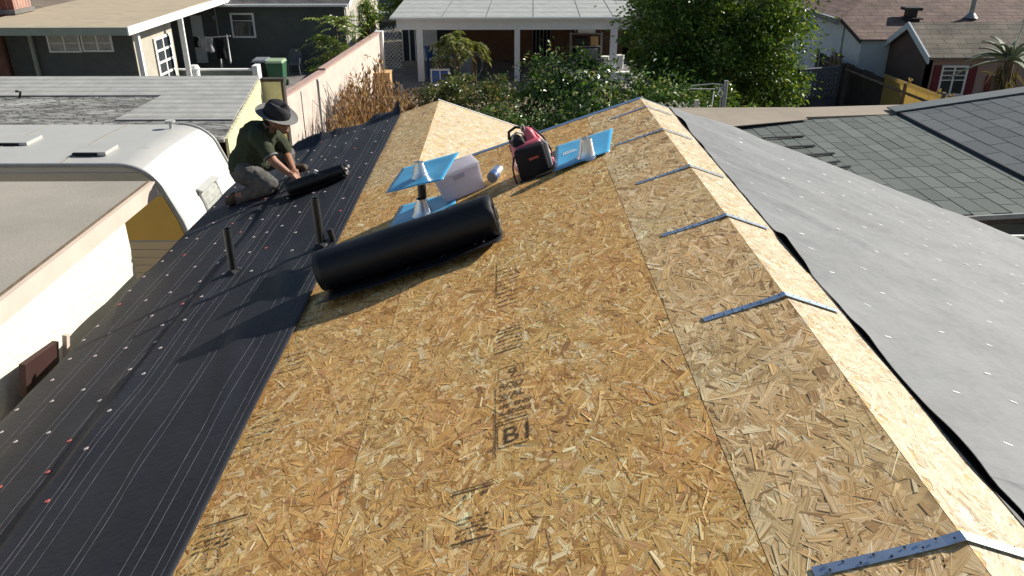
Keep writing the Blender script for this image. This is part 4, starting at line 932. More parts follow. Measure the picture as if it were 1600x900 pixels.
def window(par, x0, x1, z0, z1, y, gm, fm, mull=(), hor=(), fw=.05, pr=.05):
    b = MB(); b.bx(x0, x1, y - .02, y, z0, z1); g = b.build('window', gm, par)
    b = MB(); b.bx(x0 - fw, x0, y - pr, y + .0, z0 - fw, z1 + fw); b.bx(x1, x1 + fw, y - pr, y, z0 - fw, z1 + fw); b.bx(x0, x1, y - pr, y, z0 - fw, z0); b.bx(x0, x1, y - pr, y, z1, z1 + fw)
    for m_ in mull: b.bx(m_ - .022, m_ + .022, y - .04, y - .021, z0, z1)
    for h_ in hor: b.bx(x0, x1, y - .038, y - .0215, h_ - .012, h_ + .012)
    b.build('frame', fm, g); return g
def xz(u, v, y): p = PY(u, v, y); return p.x, p.z
x0, za = xz(75, 55, 25.2); x1, zb = xz(126, 79, 25.2); window(dh, x0, x1, zb, za, 25.2, M['curtain'], M['white'], [x0 + (x1 - x0) * .5], [(za + zb) / 2])
x0, za = xz(128, 55, 25.2); x1, zb = xz(176, 78, 25.2); window(dh, x0, x1, zb, za, 25.2, M['curtain'], M['white'], [x0 + (x1 - x0) * .5], [(za + zb) / 2])
b = MB(); b.bx(*[xz(42, 50, 25.1)[0], xz(42, 50, 25.1)[0] + .10], 25.05, 25.15, 0, 2.7); b.build('downpipe', M['green_fascia'], dh)
# french door in the side wall, grid of panes
b = MB(); b.bx(-11.15, -11.12, 26.6, 28.0, .05, 2.2); fd = b.build('french_door', M['white'], dh)
b = MB()
for i in range(5):
    for j in range(2): b.bx(-11.118, -11.112, 26.72 + j * .62, 27.24 + j * .62, .35 + i * .37, .64 + i * .37)
b.build('panes', M['glass'], fd)
b = MB(); b.box((-10.95, 25.0, 1.35), (.14, .14, 2.7)); b.build('porch_post', M['white'], dh)
b = MB(); b.bx(-10.78, -10.62, 27.9, 28.0, 0, 2.68); b.build('porch_post', M['white'], dh)
# rear wing
RW = 33.0; b = MB(); b.bx(-16.0, -6.2, RW, 42, 0, 2.62); b.build('rear_wing_wall', M['dark_stucco'], dh)
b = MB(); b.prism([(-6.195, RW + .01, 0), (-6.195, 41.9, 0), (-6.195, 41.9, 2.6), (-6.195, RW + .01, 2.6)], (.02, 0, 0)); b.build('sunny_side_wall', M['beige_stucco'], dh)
b = MB(); b.prism([(-13.2, RW - .45, 2.60), (-5.95, RW - .45, 2.60), (-5.95, 37.5, 3.9), (-13.2, 37.5, 3.9)], (0, 0, -.05)); b.prism([(-13.2, 37.5, 3.9), (-5.95, 37.5, 3.9), (-5.95, 42.5, 2.6), (-13.2, 42.5, 2.6)], (0, 0, -.05)); b.build('rear_roof', M['shingle_dark'], dh)
b = MB(); b.tube([(-13.2, RW - .50, 2.60), (-5.95, RW - .50, 2.60)], .055, 8); b.tube([(-6.1, RW - .47, 2.55), (-6.1, RW - .12, 2.40), (-6.1, RW - .1, 0)], .035, 8); b.build('gutter', M['white'], dh, smooth=True)
b = MB(); b.prism([(-5.93, RW - .45, 2.62), (-5.93, 37.5, 3.92), (-5.93, 37.5, 3.74), (-5.93, RW - .45, 2.44)], (.03, 0, 0)); b.build('rake_board', M['white'], dh)
x0, za = xz(362, 23, RW); x1, zb = xz(398, 56, RW); window(dh, x0, x1, zb, za, RW, M['glass'], M['white'], [], [za - (za - zb) * .28], fw=.07)
x0, za = xz(297, 24, RW); x1, zb = xz(326, 98, RW); b = MB(); b.bx(x0, x1, RW - .05, RW, max(.03, zb), za); b.build('door', M['door'], dh)
x0, zb = xz(343, 60, RW); b = MB(); b.tube([(x0, RW - .06, 0.03), (x0, RW - .06, 2.6)], .03, 8); b.build('drain_pipe', M['green_fascia'], dh)
x0, za = xz(636 - 300, 27, RW); b = MB(); b.box((x0, RW - .08, za), (.12, .14, .16)); b.build('wall_lamp', M['greyplastic'], dh)
for k_, (ya, yb) in enumerate([(34.2, 35.0), (36.0, 36.9)]):
    b = MB(); b.bx(-6.17, -6.15, ya, yb, 1.2, 2.2); b.build('side_window', M['curtain'], dh)
# brick building at far left
bb = thing('brick_building', 'red brick building with a chimney at the upper left corner', 'building', (-17, 26, 0))
b = MB(); b.bx(-18.5, -15.15, 24.6, 30, 0, 2.55); b.build('wall', M['brick'], bb)
b = MB(); b.bx(-17.4, -15.3, 26.6, 27.6, 2.55, 3.9); b.build('chimney', M['brick'], bb); b = MB(); b.bx(-17.5, -15.25, 26.5, 27.7, 2.95, 3.08); b.build('ledge', M['concrete'], bb)
# clothes drying in the yard
P_ = PY
cl = thing('clothes_dryer', 'outdoor clothes airer post in front of the pale grey door', 'clothes airer', (P_(345, 100, 31).x, 31, 0))
xa = P_(302, 60, 31).x; xb = P_(358, 60, 31).x; ztop = P_(330, 60, 31).z
b = MB(); b.tube([(P_(345, 100, 31).x, 31, 0), (P_(341, 60, 31).x, 31, ztop)], .03, 8); b.build('post', M['white'], cl, smooth=True)
b = MB(); b.tube([(xa, 31, ztop), (xb + .1, 30.9, ztop + .1)], .015, 6); b.build('crossbar', M['white'], cl, smooth=True)
def garment(label, u0, u1, v0, v1, y, m_):
    a0, z1 = xz(u0, v0, y); a1, z0 = xz(u1, v1, y); t = grid('hanging_cloth', lambda u, v: (a0 + (a1 - a0) * u * (1 + .06 * math.sin(9 * v)), y - .02 + .05 * math.sin(u * 14) * (1 - v) - .05, z0 + (z1 - z0) * v + .02 * math.sin(u * 5)), 0, 1, 16, 0, 1, 10, [m_])
    s_ = t.modifiers.new('thickness', 'SOLIDIFY'); s_.thickness = .012; tag(t, label, 'garment', 'clothes on the airer'); return t
garment('black garment hanging leftmost on the clothes airer', 303, 313, 57, 74, 31, M['cloth_black']); garment('light grey towel hanging on the clothes airer', 314, 335, 58, 81, 31, M['cloth_grey'])
garment('large black garment hanging right of the grey towel', 336, 355, 60, 92, 31, M['cloth_black']); garment('narrow white cloth hanging rightmost on the clothes airer', 356, 361, 54, 98, 30.9, M['white'])
# low wall with the white tank
lw = thing('low_yard_wall', 'low grey green wall below the clothes airer', 'wall', (-11, 28.6, 0)); xa = P_(265, 110, 28.6).x; xb = P_(398, 110, 28.6).x; b = MB(); b.bx(xa, xb, 28.5, 28.65, 0, .86); b.build('panel', mat('sage_wall', (.16, .19, .17), .9), lw)
b = MB(); b.bx(xa - .03, xb + .03, 28.47, 28.68, .86, .91); b.build('coping', M['patio_white'], lw); b = MB(); b.bx(xb, xb + .18, 28.3, 28.75, 0, 1.05); b.build('end_pier', M['patio_white'], lw)
tk = thing('white_canister', 'white canister standing at the low grey green wall', 'canister', (P_(305, 115, 28.2).x, 28.2, 0)); c_ = tk.location; b = MB(); b.tube([c_, c_ + Vector((0, 0, .98))], .16, 14); b.build('tank', M['patio_white'], tk, smooth=True); b = MB(); b.tube([c_ + Vector((0, 0, .98)), c_ + Vector((0, 0, 1.1))], [.19, .13], 14); b.build('lid', M['white'], tk, smooth=True)
# wheeled bin
def wheelie(label, u, v, y, body, lid, hh=.98, ww=.62):
    p = P_(u, v, y); p.z = 0; t = thing('wheeled_bin', label, 'bin', p); b = MB(); w0, w1 = ww * .40, ww * .5
    b.add([p + Vector(q) for q in [(-w0, -.24, .08), (w0, -.24, .08), (w0, .26, .08), (-w0, .26, .08), (-w1, -.33, hh - .08), (w1, -.33, hh - .08), (w1, .33, hh - .08), (-w1, .33, hh - .08)]], [(0, 3, 2, 1), (4, 5, 6, 7), (0, 1, 5, 4), (1, 2, 6, 5), (2, 3, 7, 6), (3, 0, 4, 7)]); b.build('body', body, t, bevel=.03)
    b = MB(); b.add([p + Vector(q) for q in [(-w1 - .02, -.36, hh - .08), (w1 + .02, -.36, hh - .08), (w1 + .02, .36, hh - .08), (-w1 - .02, .36, hh - .08), (-w1 + .03, -.28, hh), (w1 - .03, -.28, hh), (w1 - .03, .3, hh + .02), (-w1 + .03, .3, hh + .02)]], [(0, 3, 2, 1), (4, 5, 6, 7), (0, 1, 5, 4), (1, 2, 6, 5), (2, 3, 7, 6), (3, 0, 4, 7)]); b.build('lid', lid, t, bevel=.02)
    for sx in (-1, 1): b = MB(); b.tube([p + Vector((sx * w0, .25, .12)), p + Vector((sx * (w0 + .06), .25, .12))], .12, 14); b.build('wheel', M['blackplastic'], t, smooth=True)
wheelie('green wheeled bin with a pale lid in the neighbouring yard', 434, 121, 30.0, M['bin'], M['bin_lid']); wheelie('black wheeled bin left of the green one', 411, 118, 30.4, M['blackplastic'], M['greyplastic'], .95, .55)
# plastic chair
p = P_(461, 107, 32.3); p.z = .03; ch = thing('plastic_chair', 'grey plastic garden chair against the dark green wall', 'chair', p)
b = MB(); b.box(p + Vector((0, 0, .42)), (.46, .44, .035)); b.build('seat', M['greyplastic'], ch, bevel=.01)
for sx in (-1, 1):
    for sy in (-1, 1): b = MB(); b.tube([p + Vector((sx * .20, sy * .19, .41)), p + Vector((sx * .25, sy * .23, 0))], [.025, .02], 8); b.build('leg', M['greyplastic'], ch, smooth=True)
    b = MB(); b.tube([p + Vector((sx * .23, .2, .66)), p + Vector((sx * .27, 0, .67)), p + Vector((sx * .26, -.2, .62)), p + Vector((sx * .24, -.21, .42))], .022, 8); b.build('armrest', M['greyplastic'], ch, smooth=True)
b = MB(); b.tube([p + Vector((-.22, .2, .42)), p + Vector((-.24, .25, .75)), p + Vector((-.12, .28, .93)), p + Vector((.12, .28, .93)), p + Vector((.24, .25, .75)), p + Vector((.22, .2, .42))], .025, 8)
for k_ in range(5): b.box(p + Vector((-.14 + .07 * k_, .245, .67)), (.035, .02, .46), Euler((R(-10), 0, 0)).to_matrix())
b.build('backrest', M['greyplastic'], ch)
# ================================================================== pinkish block wall
bw = thing('block_wall', 'pinkish block wall with a red cap running away beside the shed', 'wall', (-4.9, 22, 0)); segs = [(Vector((-5.3, 16.8, 0)), Vector((-4.83, 22.2, 0)), 1.93), (Vector((-4.83, 22.2, 0)), Vector((-4.32, 29.4, 0)), 1.98)]
for a_, c_, h_ in segs:
    n_ = Vector(((c_ - a_).y, -(c_ - a_).x, 0)).normalized() * .15; b = MB(); b.prism([a_, c_, c_ + Vector((0, 0, h_)), a_ + Vector((0, 0, h_))], -n_); b.build('wall_panel', M['pink_wall'], bw)
    b = MB(); b.prism([a_ + n_ * .2 + Vector((0, 0, h_)), c_ + n_ * .2 + Vector((0, 0, h_)), c_ + n_ * .2 + Vector((0, 0, h_ + .05)), a_ + n_ * .2 + Vector((0, 0, h_ + .05))], -n_ * 1.4); b.build('wall_cap', M['pink_cap'], bw)
b = MB(); b.bx(-4.5, -4.22, 29.3, 29.6, 0, 2.05); b.build('end_pier', M['white'], bw)
for k_, (u, vt, yy) in enumerate([(496, 126, 20.3), (560, 90, 26.2), (520, 120, 23.3)]):
    p = P_(u, vt, yy); t = thing('metal_post', ['tall steel post in front of the near part of the pinkish wall', 'steel post at the far end of the pinkish wall', 'steel post where the pinkish wall steps up'][k_], 'post', (p.x, yy, 0), 'steel posts along the pinkish wall')
    b = MB(); b.tube([(p.x, yy, 0), (p.x, yy, p.z)], .032, 8); b.build('pole', M['steel'], t, smooth=True); b = MB(); b.tube([(p.x, yy, p.z), (p.x, yy, p.z + .04)], [.04, .02], 8); b.build('post_cap', M['steel'], t, smooth=True)
# ================================================================== fences
def lattice(b, p0, p1, z0, z1, sp=.12, w_=.022):
    d = (p1 - p0); L_ = d.length; d.normalize(); H_ = z1 - z0; n = int((L_ + H_) / sp)
    for i in range(n):
        for sg in (1, -1):
            if sg == 1: a0, a1 = i * sp - H_, i * sp
            else: a0, a1 = i * sp, i * sp - H_
            q0, q1 = 0.0, 1.0
            def at_(q): return a0 + (a1 - a0) * q
            # clip to the panel
            lo, hi = 0, 1
            if a1 != a0:
                ta = (0 - a0) / (a1 - a0); tb = (L_ - a0) / (a1 - a0); lo, hi = max(0, min(ta, tb)), min(1, max(ta, tb))
            if hi - lo < .02: continue
            A = p0 + d * at_(lo) + Vector((0, 0, z0 + H_ * lo)); B = p0 + d * at_(hi) + Vector((0, 0, z0 + H_ * hi)); off_ = Vector((d.y, -d.x, 0)) * .008 * sg
            b.tube([A + off_, B + off_], w_ / 2, 4, False)
wf = thing('lattice_fence', 'white wooden lattice fence behind the dry brown shrub', 'fence', (-2.7, 25.6, 0)); b = MB(); a0 = Vector((-4.35, 25.7, 0)); a1 = Vector((.2, 25.9, 0)); lattice(b, a0, a1, .05, .78, .17, .035); b.build('lattice', M['cream'], wf)
b = MB()
for k_ in range(5): q = a0.lerp(a1, k_ / 4); b.bx(q.x - .04, q.x + .04, q.y - .04, q.y + .04, 0, .9)
b.tube([a0 + Vector((0, 0, .03)), a1 + Vector((0, 0, .03))], .03, 4); b.build('posts', M['cream'], wf)
# patio things
p = P_(625, 100, 33); l2 = thing('lattice_screen', 'pale lattice screen at the left end of the patio', 'screen', (P_(613, 80, 33).x, 33, 0)); b = MB(); lattice(b, Vector((P_(602, 80, 33).x, 33, 0)), Vector((P_(627, 80, 33).x, 33, 0)), .1, 1.75, .16, .03); b.build('lattice', M['patio_white'], l2)
# ================================================================== white patio cover and brown house
ph = thing('brown_house', 'brown stucco house with a long white patio cover on posts', 'house', (.5, 33, 0))
b = MB(); b.prism([(-4.05, 30.1, 2.42), (5.2, 30.1, 2.42), (5.2, 36.2, 2.60), (-4.05, 36.2, 2.60)], (0, 0, -.05)); b.build('patio_roof', M['patio_roof'], ph)
b = MB()
for x in (-2.2, -.6, 1.1, 2.8, 4.0): b.prism([(x, 30.1, 2.425), (x + .03, 30.1, 2.425), (x + .25, 36.2, 2.605), (x + .22, 36.2, 2.605)], (0, 0, .006))
b.build('roof_seam', M['steel'], ph)
b = MB(); b.bx(-3.85, 5.0, 30.35, 30.5, 1.97, 2.35); b.build('beam', M['patio_white'], ph)
b = MB(); b.bx(-4.05, 5.2, 30.06, 30.1, 2.36, 2.435); b.build('fascia', M['patio_white'], ph)
b = MB(); b.bx(-3.85, -3.7, 30.5, 34.9, 1.97, 2.35); b.bx(4.85, 5.0, 30.5, 34.9, 1.97, 2.35); b.build('side_beam', M['patio_white'], ph)
for u, w_ in ((657, .24), (808, .20), (958, .24)):
    x = P_(u, 80, 30.45).x; b = MB(); b.bx(x - w_ / 2, x + w_ / 2, 30.33, 30.33 + w_, .12, 1.97); b.build('patio_post', M['patio_white'], ph)
b = MB(); b.bx(-3.9, 5.1, 35.0, 42, 0, 2.5); b.build('wall', M['brown_wall'], ph)
x0 = P_(661, 60, 35).x; x1 = P_(683, 60, 35).x; b = MB(); b.bx(x0, x1, 34.9, 34.99, .12, 2.3); b.build('white_wall_panel', M['patio_white'], ph)
x0 = P_(628, 60, 35).x; x1 = P_(650, 60, 35).x; b = MB(); b.bx(x0, x1, 34.93, 34.99, .12, 2.1); d_ = b.build('sliding_door', M['glass'], ph); b = MB(); [b.bx(x, x + .05, 34.9, 34.93, .12, 2.1) for x in (x0, (x0 + x1) / 2, x1 - .05)]; b.build('frame', M['patio_white'], d_)
x0 = P_(832, 60, 35).x; x1 = P_(860, 60, 35).x; b = MB(); b.bx(x0, x1, 34.93, 34.99, .12, 2.05); d_ = b.build('security_door', M['dark'], ph); b = MB(); [b.bx(x0 + (x1 - x0) * k_ / 5 - .01, x0 + (x1 - x0) * k_ / 5 + .01, 34.9, 34.93, .12, 2.05) for k_ in range(6)]; b.build('bars', M['steel'], d_)
x0, za = xz(900, 41, 35); x1, zb = xz(928, 49, 35); window(ph, x0, x1, zb, za + .2, 35, M['glass'], M['white'], [(x0 + x1) / 2])
x0, z_ = xz(684, 50, 35); x1, zb = xz(705, 90, 35); b = MB(); b.bx(x0, x1, 34.95, 34.99, .7, 1.9); b.build('window', M['glass'], ph)
b = MB(); b.bx(P_(868, 105, 30.2).x, P_(985, 105, 30.2).x, 30.0, 30.3, 0, .50); b.build('porch_ledge', M['patio_white'], ph)
# things standing on the patio
def std(name, label, cat, u, v, y, group=None, z=.12): p = P_(u, v, y); p.z = z; return thing(name, label, cat, p, group), p
t, p = std('window_unit', 'white framed sliding window with blue panes standing on the patio', 'window', 687, 127, 29.6); x0, za = xz(672, 101, 29.6); x1, zb = xz(703, 127, 29.6); b = MB(); b.bx(x0 + .05, x1 - .05, 29.6, 29.63, .17, .17 + za - zb - .1); b.build('glass', M['bluepaint'], t)
b = MB(); h_ = za - zb + .12; b.bx(x0, x0 + .06, 29.57, 29.64, .12, h_); b.bx(x1 - .06, x1, 29.57, 29.64, .12, h_); b.bx(x0 + .06, x1 - .06, 29.57, 29.64, .12, .18); b.bx(x0 + .06, x1 - .06, 29.57, 29.64, h_ - .06, h_); b.bx((x0 + x1) / 2 - .02, (x0 + x1) / 2 + .02, 29.57, 29.64, .18, h_ - .06); b.build('frame', M['white'], t)
t, p = std('patio_table', 'dark blue table with things on it behind the leaning window', 'table', 690, 110, 31.2); b = MB(); b.box(p + Vector((0, 0, .78)), (1.1, .5, .05)); b.build('tabletop', M['can_blue'], t)
for sx in (-1, 1):
    for sy in (-1, 1): b = MB(); b.box(p + Vector((sx * .5, sy * .2, .38)), (.05, .05, .76)); b.build('leg', M['can_blue'], t)
t, p = std('enamel_basin', 'pale oval basin on the dark blue patio table', 'basin', 691, 96, 31.2, z=.925); b = MB(); b.tube([p, p + Vector((0, 0, .02)), p + Vector((0, 0, .12))], [.16, .2, .27], 18); b.build('bowl', M['patio_white'], t, smooth=True); b = MB(); b.tube([p + Vector((0, 0, .1205)), p + Vector((0, 0, .123))], .23, 18); b.build('inside', M['dark'], t)
t, p = std('plant_pot', 'dark blue pot on the left end of the patio table', 'pot', 671, 96, 31.2, z=.925); b = MB(); b.tube([p, p + Vector((0, 0, .3))], [.12, .17], 14); b.build('pot', M['can_blue'], t, smooth=True); b = MB(); b.tube([p + Vector((0, 0, .3)), p + Vector((0, 0, .34))], .19, 14); b.build('rim', M['can_blue'], t, smooth=True)
t, p = std('washing_machine', 'pale washing machine under the patio cover', 'washing machine', 731, 124, 31.0); b = MB(); b.box(p + Vector((0, 0, .45)), (.66, .62, .9)); b.build('cabinet', M['greyplastic'], t, bevel=.02); b = MB(); b.box(p + Vector((0, .25, .98)), (.64, .1, .16)); b.build('control_panel', M['patio_white'], t); b = MB(); b.box(p + Vector((0, -.04, .915)), (.56, .48, .03)); b.build('lid', M['patio_white'], t)
t, p = std('garden_hose', 'grey hose coiled beside the washing machine', 'hose', 745, 120, 30.6); b = MB(); b.tube([p + Vector((.22 * math.cos(a), .0 + .02 * a / 6, .55 + .36 * math.sin(a))) for a in [k_ * .4 for k_ in range(40)]], .022, 6); b.build('coil', M['greyplastic'], t, smooth=True)
t, p = std('metal_shelf', 'dark metal shelving with boxes under the patio cover, in front of the brown wall', 'shelves', 914, 104, 33.6); b = MB()
w_, h_ = 1.25, 1.35
for k_ in range(3): b.box(p + Vector((0, 0, .3 + k_ * .5)), (w_, .45, .03))
shf = b.build('shelf', M['steel'], t)
for sx in (-1, 1):
    for sy in (-1, 1): b = MB(); b.box(p + Vector((sx * w_ / 2, sy * .22, h_ / 2)), (.04, .04, h_)); b.build('upright', M['steel'], t)
for k_, (dx, lv, w2, h2, m_, lb) in enumerate([(-.25, 0, .45, .36, 'dark', 'black box on the lower shelf, left side'), (.3, 0, .4, .4, 'greyplastic', 'grey tub on the lower shelf, right side'), (-.2, 1, .5, .3, 'blackplastic', 'black case on the middle shelf'), (.32, 1, .3, .36, 'cardboard', 'tan box on the middle shelf'), (0, 2, .7, .16, 'patio_white', 'white folded cover on the top shelf')]):
    q = p + Vector((dx, 0, .315 + lv * .5)); o_ = thing('storage_carton', lb, 'box', q, 'boxes on the patio shelving'); b = MB(); b.box(q + Vector((0, 0, h2 / 2)), (w2, .36, h2)); b.build('body', M[m_], o_, bevel=.01); b = MB(); b.box(q + Vector((0, 0, h2 + .01)), (w2 + .02, .38, .02)); b.build('lid', M[m_], o_)
for k_, (u, hh, lb) in enumerate([(945, .45, 'white bucket left of the right patio post'), (968, .5, 'white bucket right of the right patio post')]):
    t, p = std('bucket', lb, 'bucket', u, 106, 33.0, 'white buckets on the patio'); b = MB(); b.tube([p, p + Vector((0, 0, hh))], [.14, .17], 14); b.build('body', M['patio_white'], t, smooth=True); b = MB(); b.tube([p + Vector((0, 0, hh)), p + Vector((0, 0, hh + .03))], .18, 14); b.build('lid', M['white'], t, smooth=True)
t, p = std('tan_cabinet', 'tan wooden cabinet with a small white pot beside the end of the pinkish wall', 'cabinet', 595, 141, 28.2, z=0); b = MB(); b.box(p + Vector((0, 0, .42)), (.76, .55, .84)); b.build('body', M['cardboard'], t); b = MB(); b.box(p + Vector((0, 0, .86)), (.8, .6, .04)); b.build('top', M['cardboard'], t); b = MB(); b.bx(p.x - .34, p.x + .34, p.y - .29, p.y - .277, .1, .75); b.build('door', M['cardboard'], t)
t, p = std('flower_pot', 'small white flower pot on top of the tan cabinet', 'pot', 590, 108, 28.2, z=.88); b = MB(); b.tube([p, p + Vector((0, 0, .22))], [.08, .12], 12); b.build('pot', M['white'], t, smooth=True); b = MB(); b.tube([p + Vector((0, 0, .22)), p + Vector((0, 0, .25))], .13, 12); b.build('rim', M['white'], t, smooth=True)
# gate / shed door at the right end of the patio
gb = thing('garden_shed', 'dark brown outbuilding with a barred grey door right of the patio', 'shed', (6.1, 36, 0)); b = MB(); b.bx(5.4, 7.6, 35.2, 39, 0, 2.9); b.build('wall', M['brown_wall'], gb); x0 = P_(1003, 20, 35.2).x; b = MB(); b.bx(x0, x0 + .6, 35.12, 35.19, .1, 2.3); o_ = b.build('door', M['glass'], gb); b = MB(); b.bx(x0 - .1, x0, 35.08, 35.19, .1, 2.4); b.bx(x0 + .6, x0 + .72, 35.08, 35.19, .1, 2.4); b.bx(x0, x0 + .6, 35.08, 35.19, 2.3, 2.4); b.build('frame', M['patio_white'], o_)
b = MB(); b.bx(5.2, 7.8, 35.0, 39.2, 2.9, 3.0); b.build('roof', M['darkwood'], gb)
# ================================================================== roofs to the right: near green shingle roof
gr = thing('green_shingle_house', 'low house with grey green shingles right of the grey underlayment', 'house', (7, 10, 0))
V = []; F = []; C = []
def tabbox(P0, ex_, ey_, n_, l_, w2, th, c):
    b0 = len(V); q = [P0, P0 + ex_ * l_, P0 + ex_ * l_ + ey_ * w2, P0 + ey_ * w2]; V.extend([tuple(v) for v in q] + [tuple(q[0] + n_ * th), tuple(q[1] + n_ * th), tuple(q[2] + n_ * .003), tuple(q[3] + n_ * .003)])
    for f_ in [(4, 5, 6, 7), (0, 1, 5, 4), (1, 2, 6, 5), (2, 3, 7, 6), (3, 0, 4, 7)]: F.append([b0 + i for i in f_])
    C.extend([c] * 8)
lowz = lambda x: 2.80 + (x - 2.6) * .055
def shingle_field(x0, x1, ya, yb, zf, base, exp_, slope, tabl, var=.16):
    V.clear(); F.clear(); C.clear(); ux = Vector((math.cos(slope), 0, math.sin(slope))); n_ = Vector((-math.sin(slope), 0, math.cos(slope))); k_ = 0; x = x0
    while x < x1:
        y = ya + rng.uniform(-tabl, 0) + (k_ % 2) * tabl * .5; shade_ = rng.uniform(.9, 1.1)
        while y < yb:
            l_ = tabl * rng.uniform(.85, 1.2); yA = max(y, ya); yB = min(y + l_ - .012, yb)
            if yB - yA > .03:
                g = rng.uniform(1 - var, 1 + var) * shade_; c = tuple(min(.9, q * g) for q in base); tabbox(Vector((x, yA, zf(x) + .0)), Vector((0, 1, 0)), ux, n_, yB - yA, min(exp_ * 1.02, (x1 - x) / ux.x + .01), .0055 + rng.uniform(0, .003), c)
            y += l_
        x += exp_ * ux.x; k_ += 1
    return np.array(V), np.array(F), np.array(C)
YN, YF = 8.0, 12.45; XP = 6.2
v_, f_, c_ = shingle_field(2.6, XP, YN, YF, lowz, (.135, .152, .142), .205, math.atan(.055), .40, .10); np_mesh('low_roof_shingles', v_, f_, [M['tab']], gr, col=c_)
sz2 = lambda x: lowz(XP) + .03 + (x - XP) * .15
v_, f_, c_ = shingle_field(XP, 12.5, YN, YF + .1, sz2, (.11, .122, .132), .27, math.atan(.15), .55, .12); np_mesh('steep_roof_shingles', v_, f_, [M['tab']], gr, col=c_)  # darker base also paints in the shade of the steeper pitch
b = MB(); b.prism([(2.6, YN, lowz(2.6) - .005), (XP, YN, lowz(XP) - .005), (XP, YN, lowz(XP) - .10), (2.6, YN, lowz(2.6) - .10)], (0, YF - YN, 0)); b.prism([(XP, YN, sz2(XP) - .005), (12.5, YN, sz2(12.5) - .005), (12.5, YN, sz2(12.5) - .12), (XP, YN, sz2(XP) - .12)], (0, YF - YN + .1, 0)); b.build('roof_deck', M['darkwood'], gr)
b = MB(); b.prism([(XP - .02, YN, lowz(XP) + .012), (XP + .05, YN, lowz(XP) + .012), (XP + .05, YN, sz2(XP) + .012), (XP + .0, YN, sz2(XP) + .012)], (0, YF - YN, 0)); b.build('pitch_change_edge', M['blackplastic'], gr)
b = MB(); b.prism([(XP - .05, YF - .02, sz2(XP - .05) + .015), (12.5, YF - .02, sz2(12.5) + .015), (12.5, YF - .02, sz2(12.5) + .035), (XP - .05, YF - .02, sz2(XP - .05) + .035)], (0, .32, 0)); b.build('verge_cap', mat('slate_cap', (.13, .15, .16), .9, var=.1), gr)
b = MB(); b.prism([(2.6, YN - .03, lowz(2.6) + .02), (XP, YN - .03, lowz(XP) + .02), (XP, YN - .03, lowz(XP) - .03), (2.6, YN - .03, lowz(2.6) - .03)], (0, .03, 0)); b.prism([(XP, YN - .03, sz2(XP) + .02), (12.5, YN - .03, sz2(12.5) + .02), (12.5, YN - .03, sz2(12.5) - .03), (XP, YN - .03, sz2(XP) - .03)], (0, .03, 0)); b.build('verge_trim', M['steel'], gr)
b = MB(); b.bx(3.0, 12, YN + .4, YF - .2, 0, 2.7); b.build('wall', M['dark_stucco'], gr)
b = MB()
b.prism([(2.6, YF + .01, 2.90), (6.6, YF + .01, 3.02), (12.5, YF + .10, 3.2), (12.5, YF + .50, 3.2), (2.6, YF + .62, 2.92)], (0, 0, -.05)); b.build('rear_flat_roof', M['tan_flat'], gr)
b = MB(); b.prism([(2.6, YF - .62, lowz(2.6) + .10), (4.75, YF - .12, lowz(4.75) + .04), (4.75, YF + .5, lowz(4.75) + .09), (2.6, YF + .8, lowz(2.6) + .14)], (0, 0, -.012)); b.build('lifted_tan_sheet', M['tan_flat'], gr)
for u, v, l_ in [(1225, 213, .62), (1245, 228, .55), (1282, 241, .42), (1300, 254, .25), (1310, 262, .35)]:
    b = MB(); p = PZ(u, v, 2.93); p.z = lowz(p.x) + .012; q0 = p - Vector((l_ / 2, 0, 0)); b.prism([q0, q0 + Vector((l_, .03, .02)), q0 + Vector((l_, .08, .022)), q0 + Vector((0, .04, .002))], (0, 0, .012)); b.build('missing_tab', M['dark'], gr)

# dark blue tarp covered thing and plank in the gap below
t = thing('covered_trailer', 'navy blue tarpaulin cover in the shade below the green shingle roof', 'tarpaulin', (7.5, 6.6, 0)); t_ = grid('cover', lambda u, v: (5.6 + 5 * u, 5.6 + 2.5 * v, 2.25 + .05 * math.sin(u * 22) + .25 * math.sin(math.pi * v)), 0, 1, 40, 0, 1, 12, [M['navy']], t)
b = MB(); b.bx(5.7, 10.4, 5.9, 7.6, 0, 2.15); b.build('body', M['blackplastic'], t)
t = thing('white_lath', 'short white lath on the navy tarpaulin', 'lath', PY(1585, 372, 7.2)); p = PY(1585, 372, 7.2); b = MB(); b.box(p + Vector((.05, 0, .02)), (.30, .03, .02)); b.box(p + Vector((-.08, 0, .0)), (.03, .028, .05)); b.build('stick', M['white'], t)
# ================================================================== brown roofed house and red shutter wing
bh = thing('brown_roofed_house', 'brown shingled house with pale blue side wall and red shuttered window', 'house', (13, 24, 0))
EY, EZ = 23.35, 2.60; sl_ = .31
def rz(y): return EZ + (y - EY) * sl_
ys_ = EY + 1.35
b = MB(); b.prism([(10.15, EY, EZ), (30, EY, EZ), (30, EY + 8, rz(EY + 8)), (16.0, EY + 8, rz(EY + 8)), (10.05, ys_, rz(ys_))], (0, 0, -.05)); b.build('front_roof', M['shingle_brown'], bh)
zs = rz(ys_)
b = MB(); b.prism([(10.0, ys_, zs), (16.0, EY + 8, rz(EY + 8)), (16.0, EY + 14, rz(EY + 8)), (9.95, EY + 14, zs)], (0, 0, -.05)); b.build('side_roof', shingle_mat('brown_shingles_side', (.20, .14, .125), (.25, .18, .16), (.10, .07, .065), .55, .22, swap=True), bh)
b = MB()
for k_ in range(3): b.bx(9.86 + k_ * .03, 9.98, ys_, EY + 14, zs - .05 - k_ * .07, zs - .01 - k_ * .07)
b.build('side_eave', M['steel'], bh)
b = MB(); b.prism([(10.12, EY - .02, EZ - .0), (10.02, ys_, zs), (10.02, ys_, zs - .12), (10.12, EY - .02, EZ - .12)], (.03, 0, 0)); b.build('rake_board', M['darkwood'], bh)
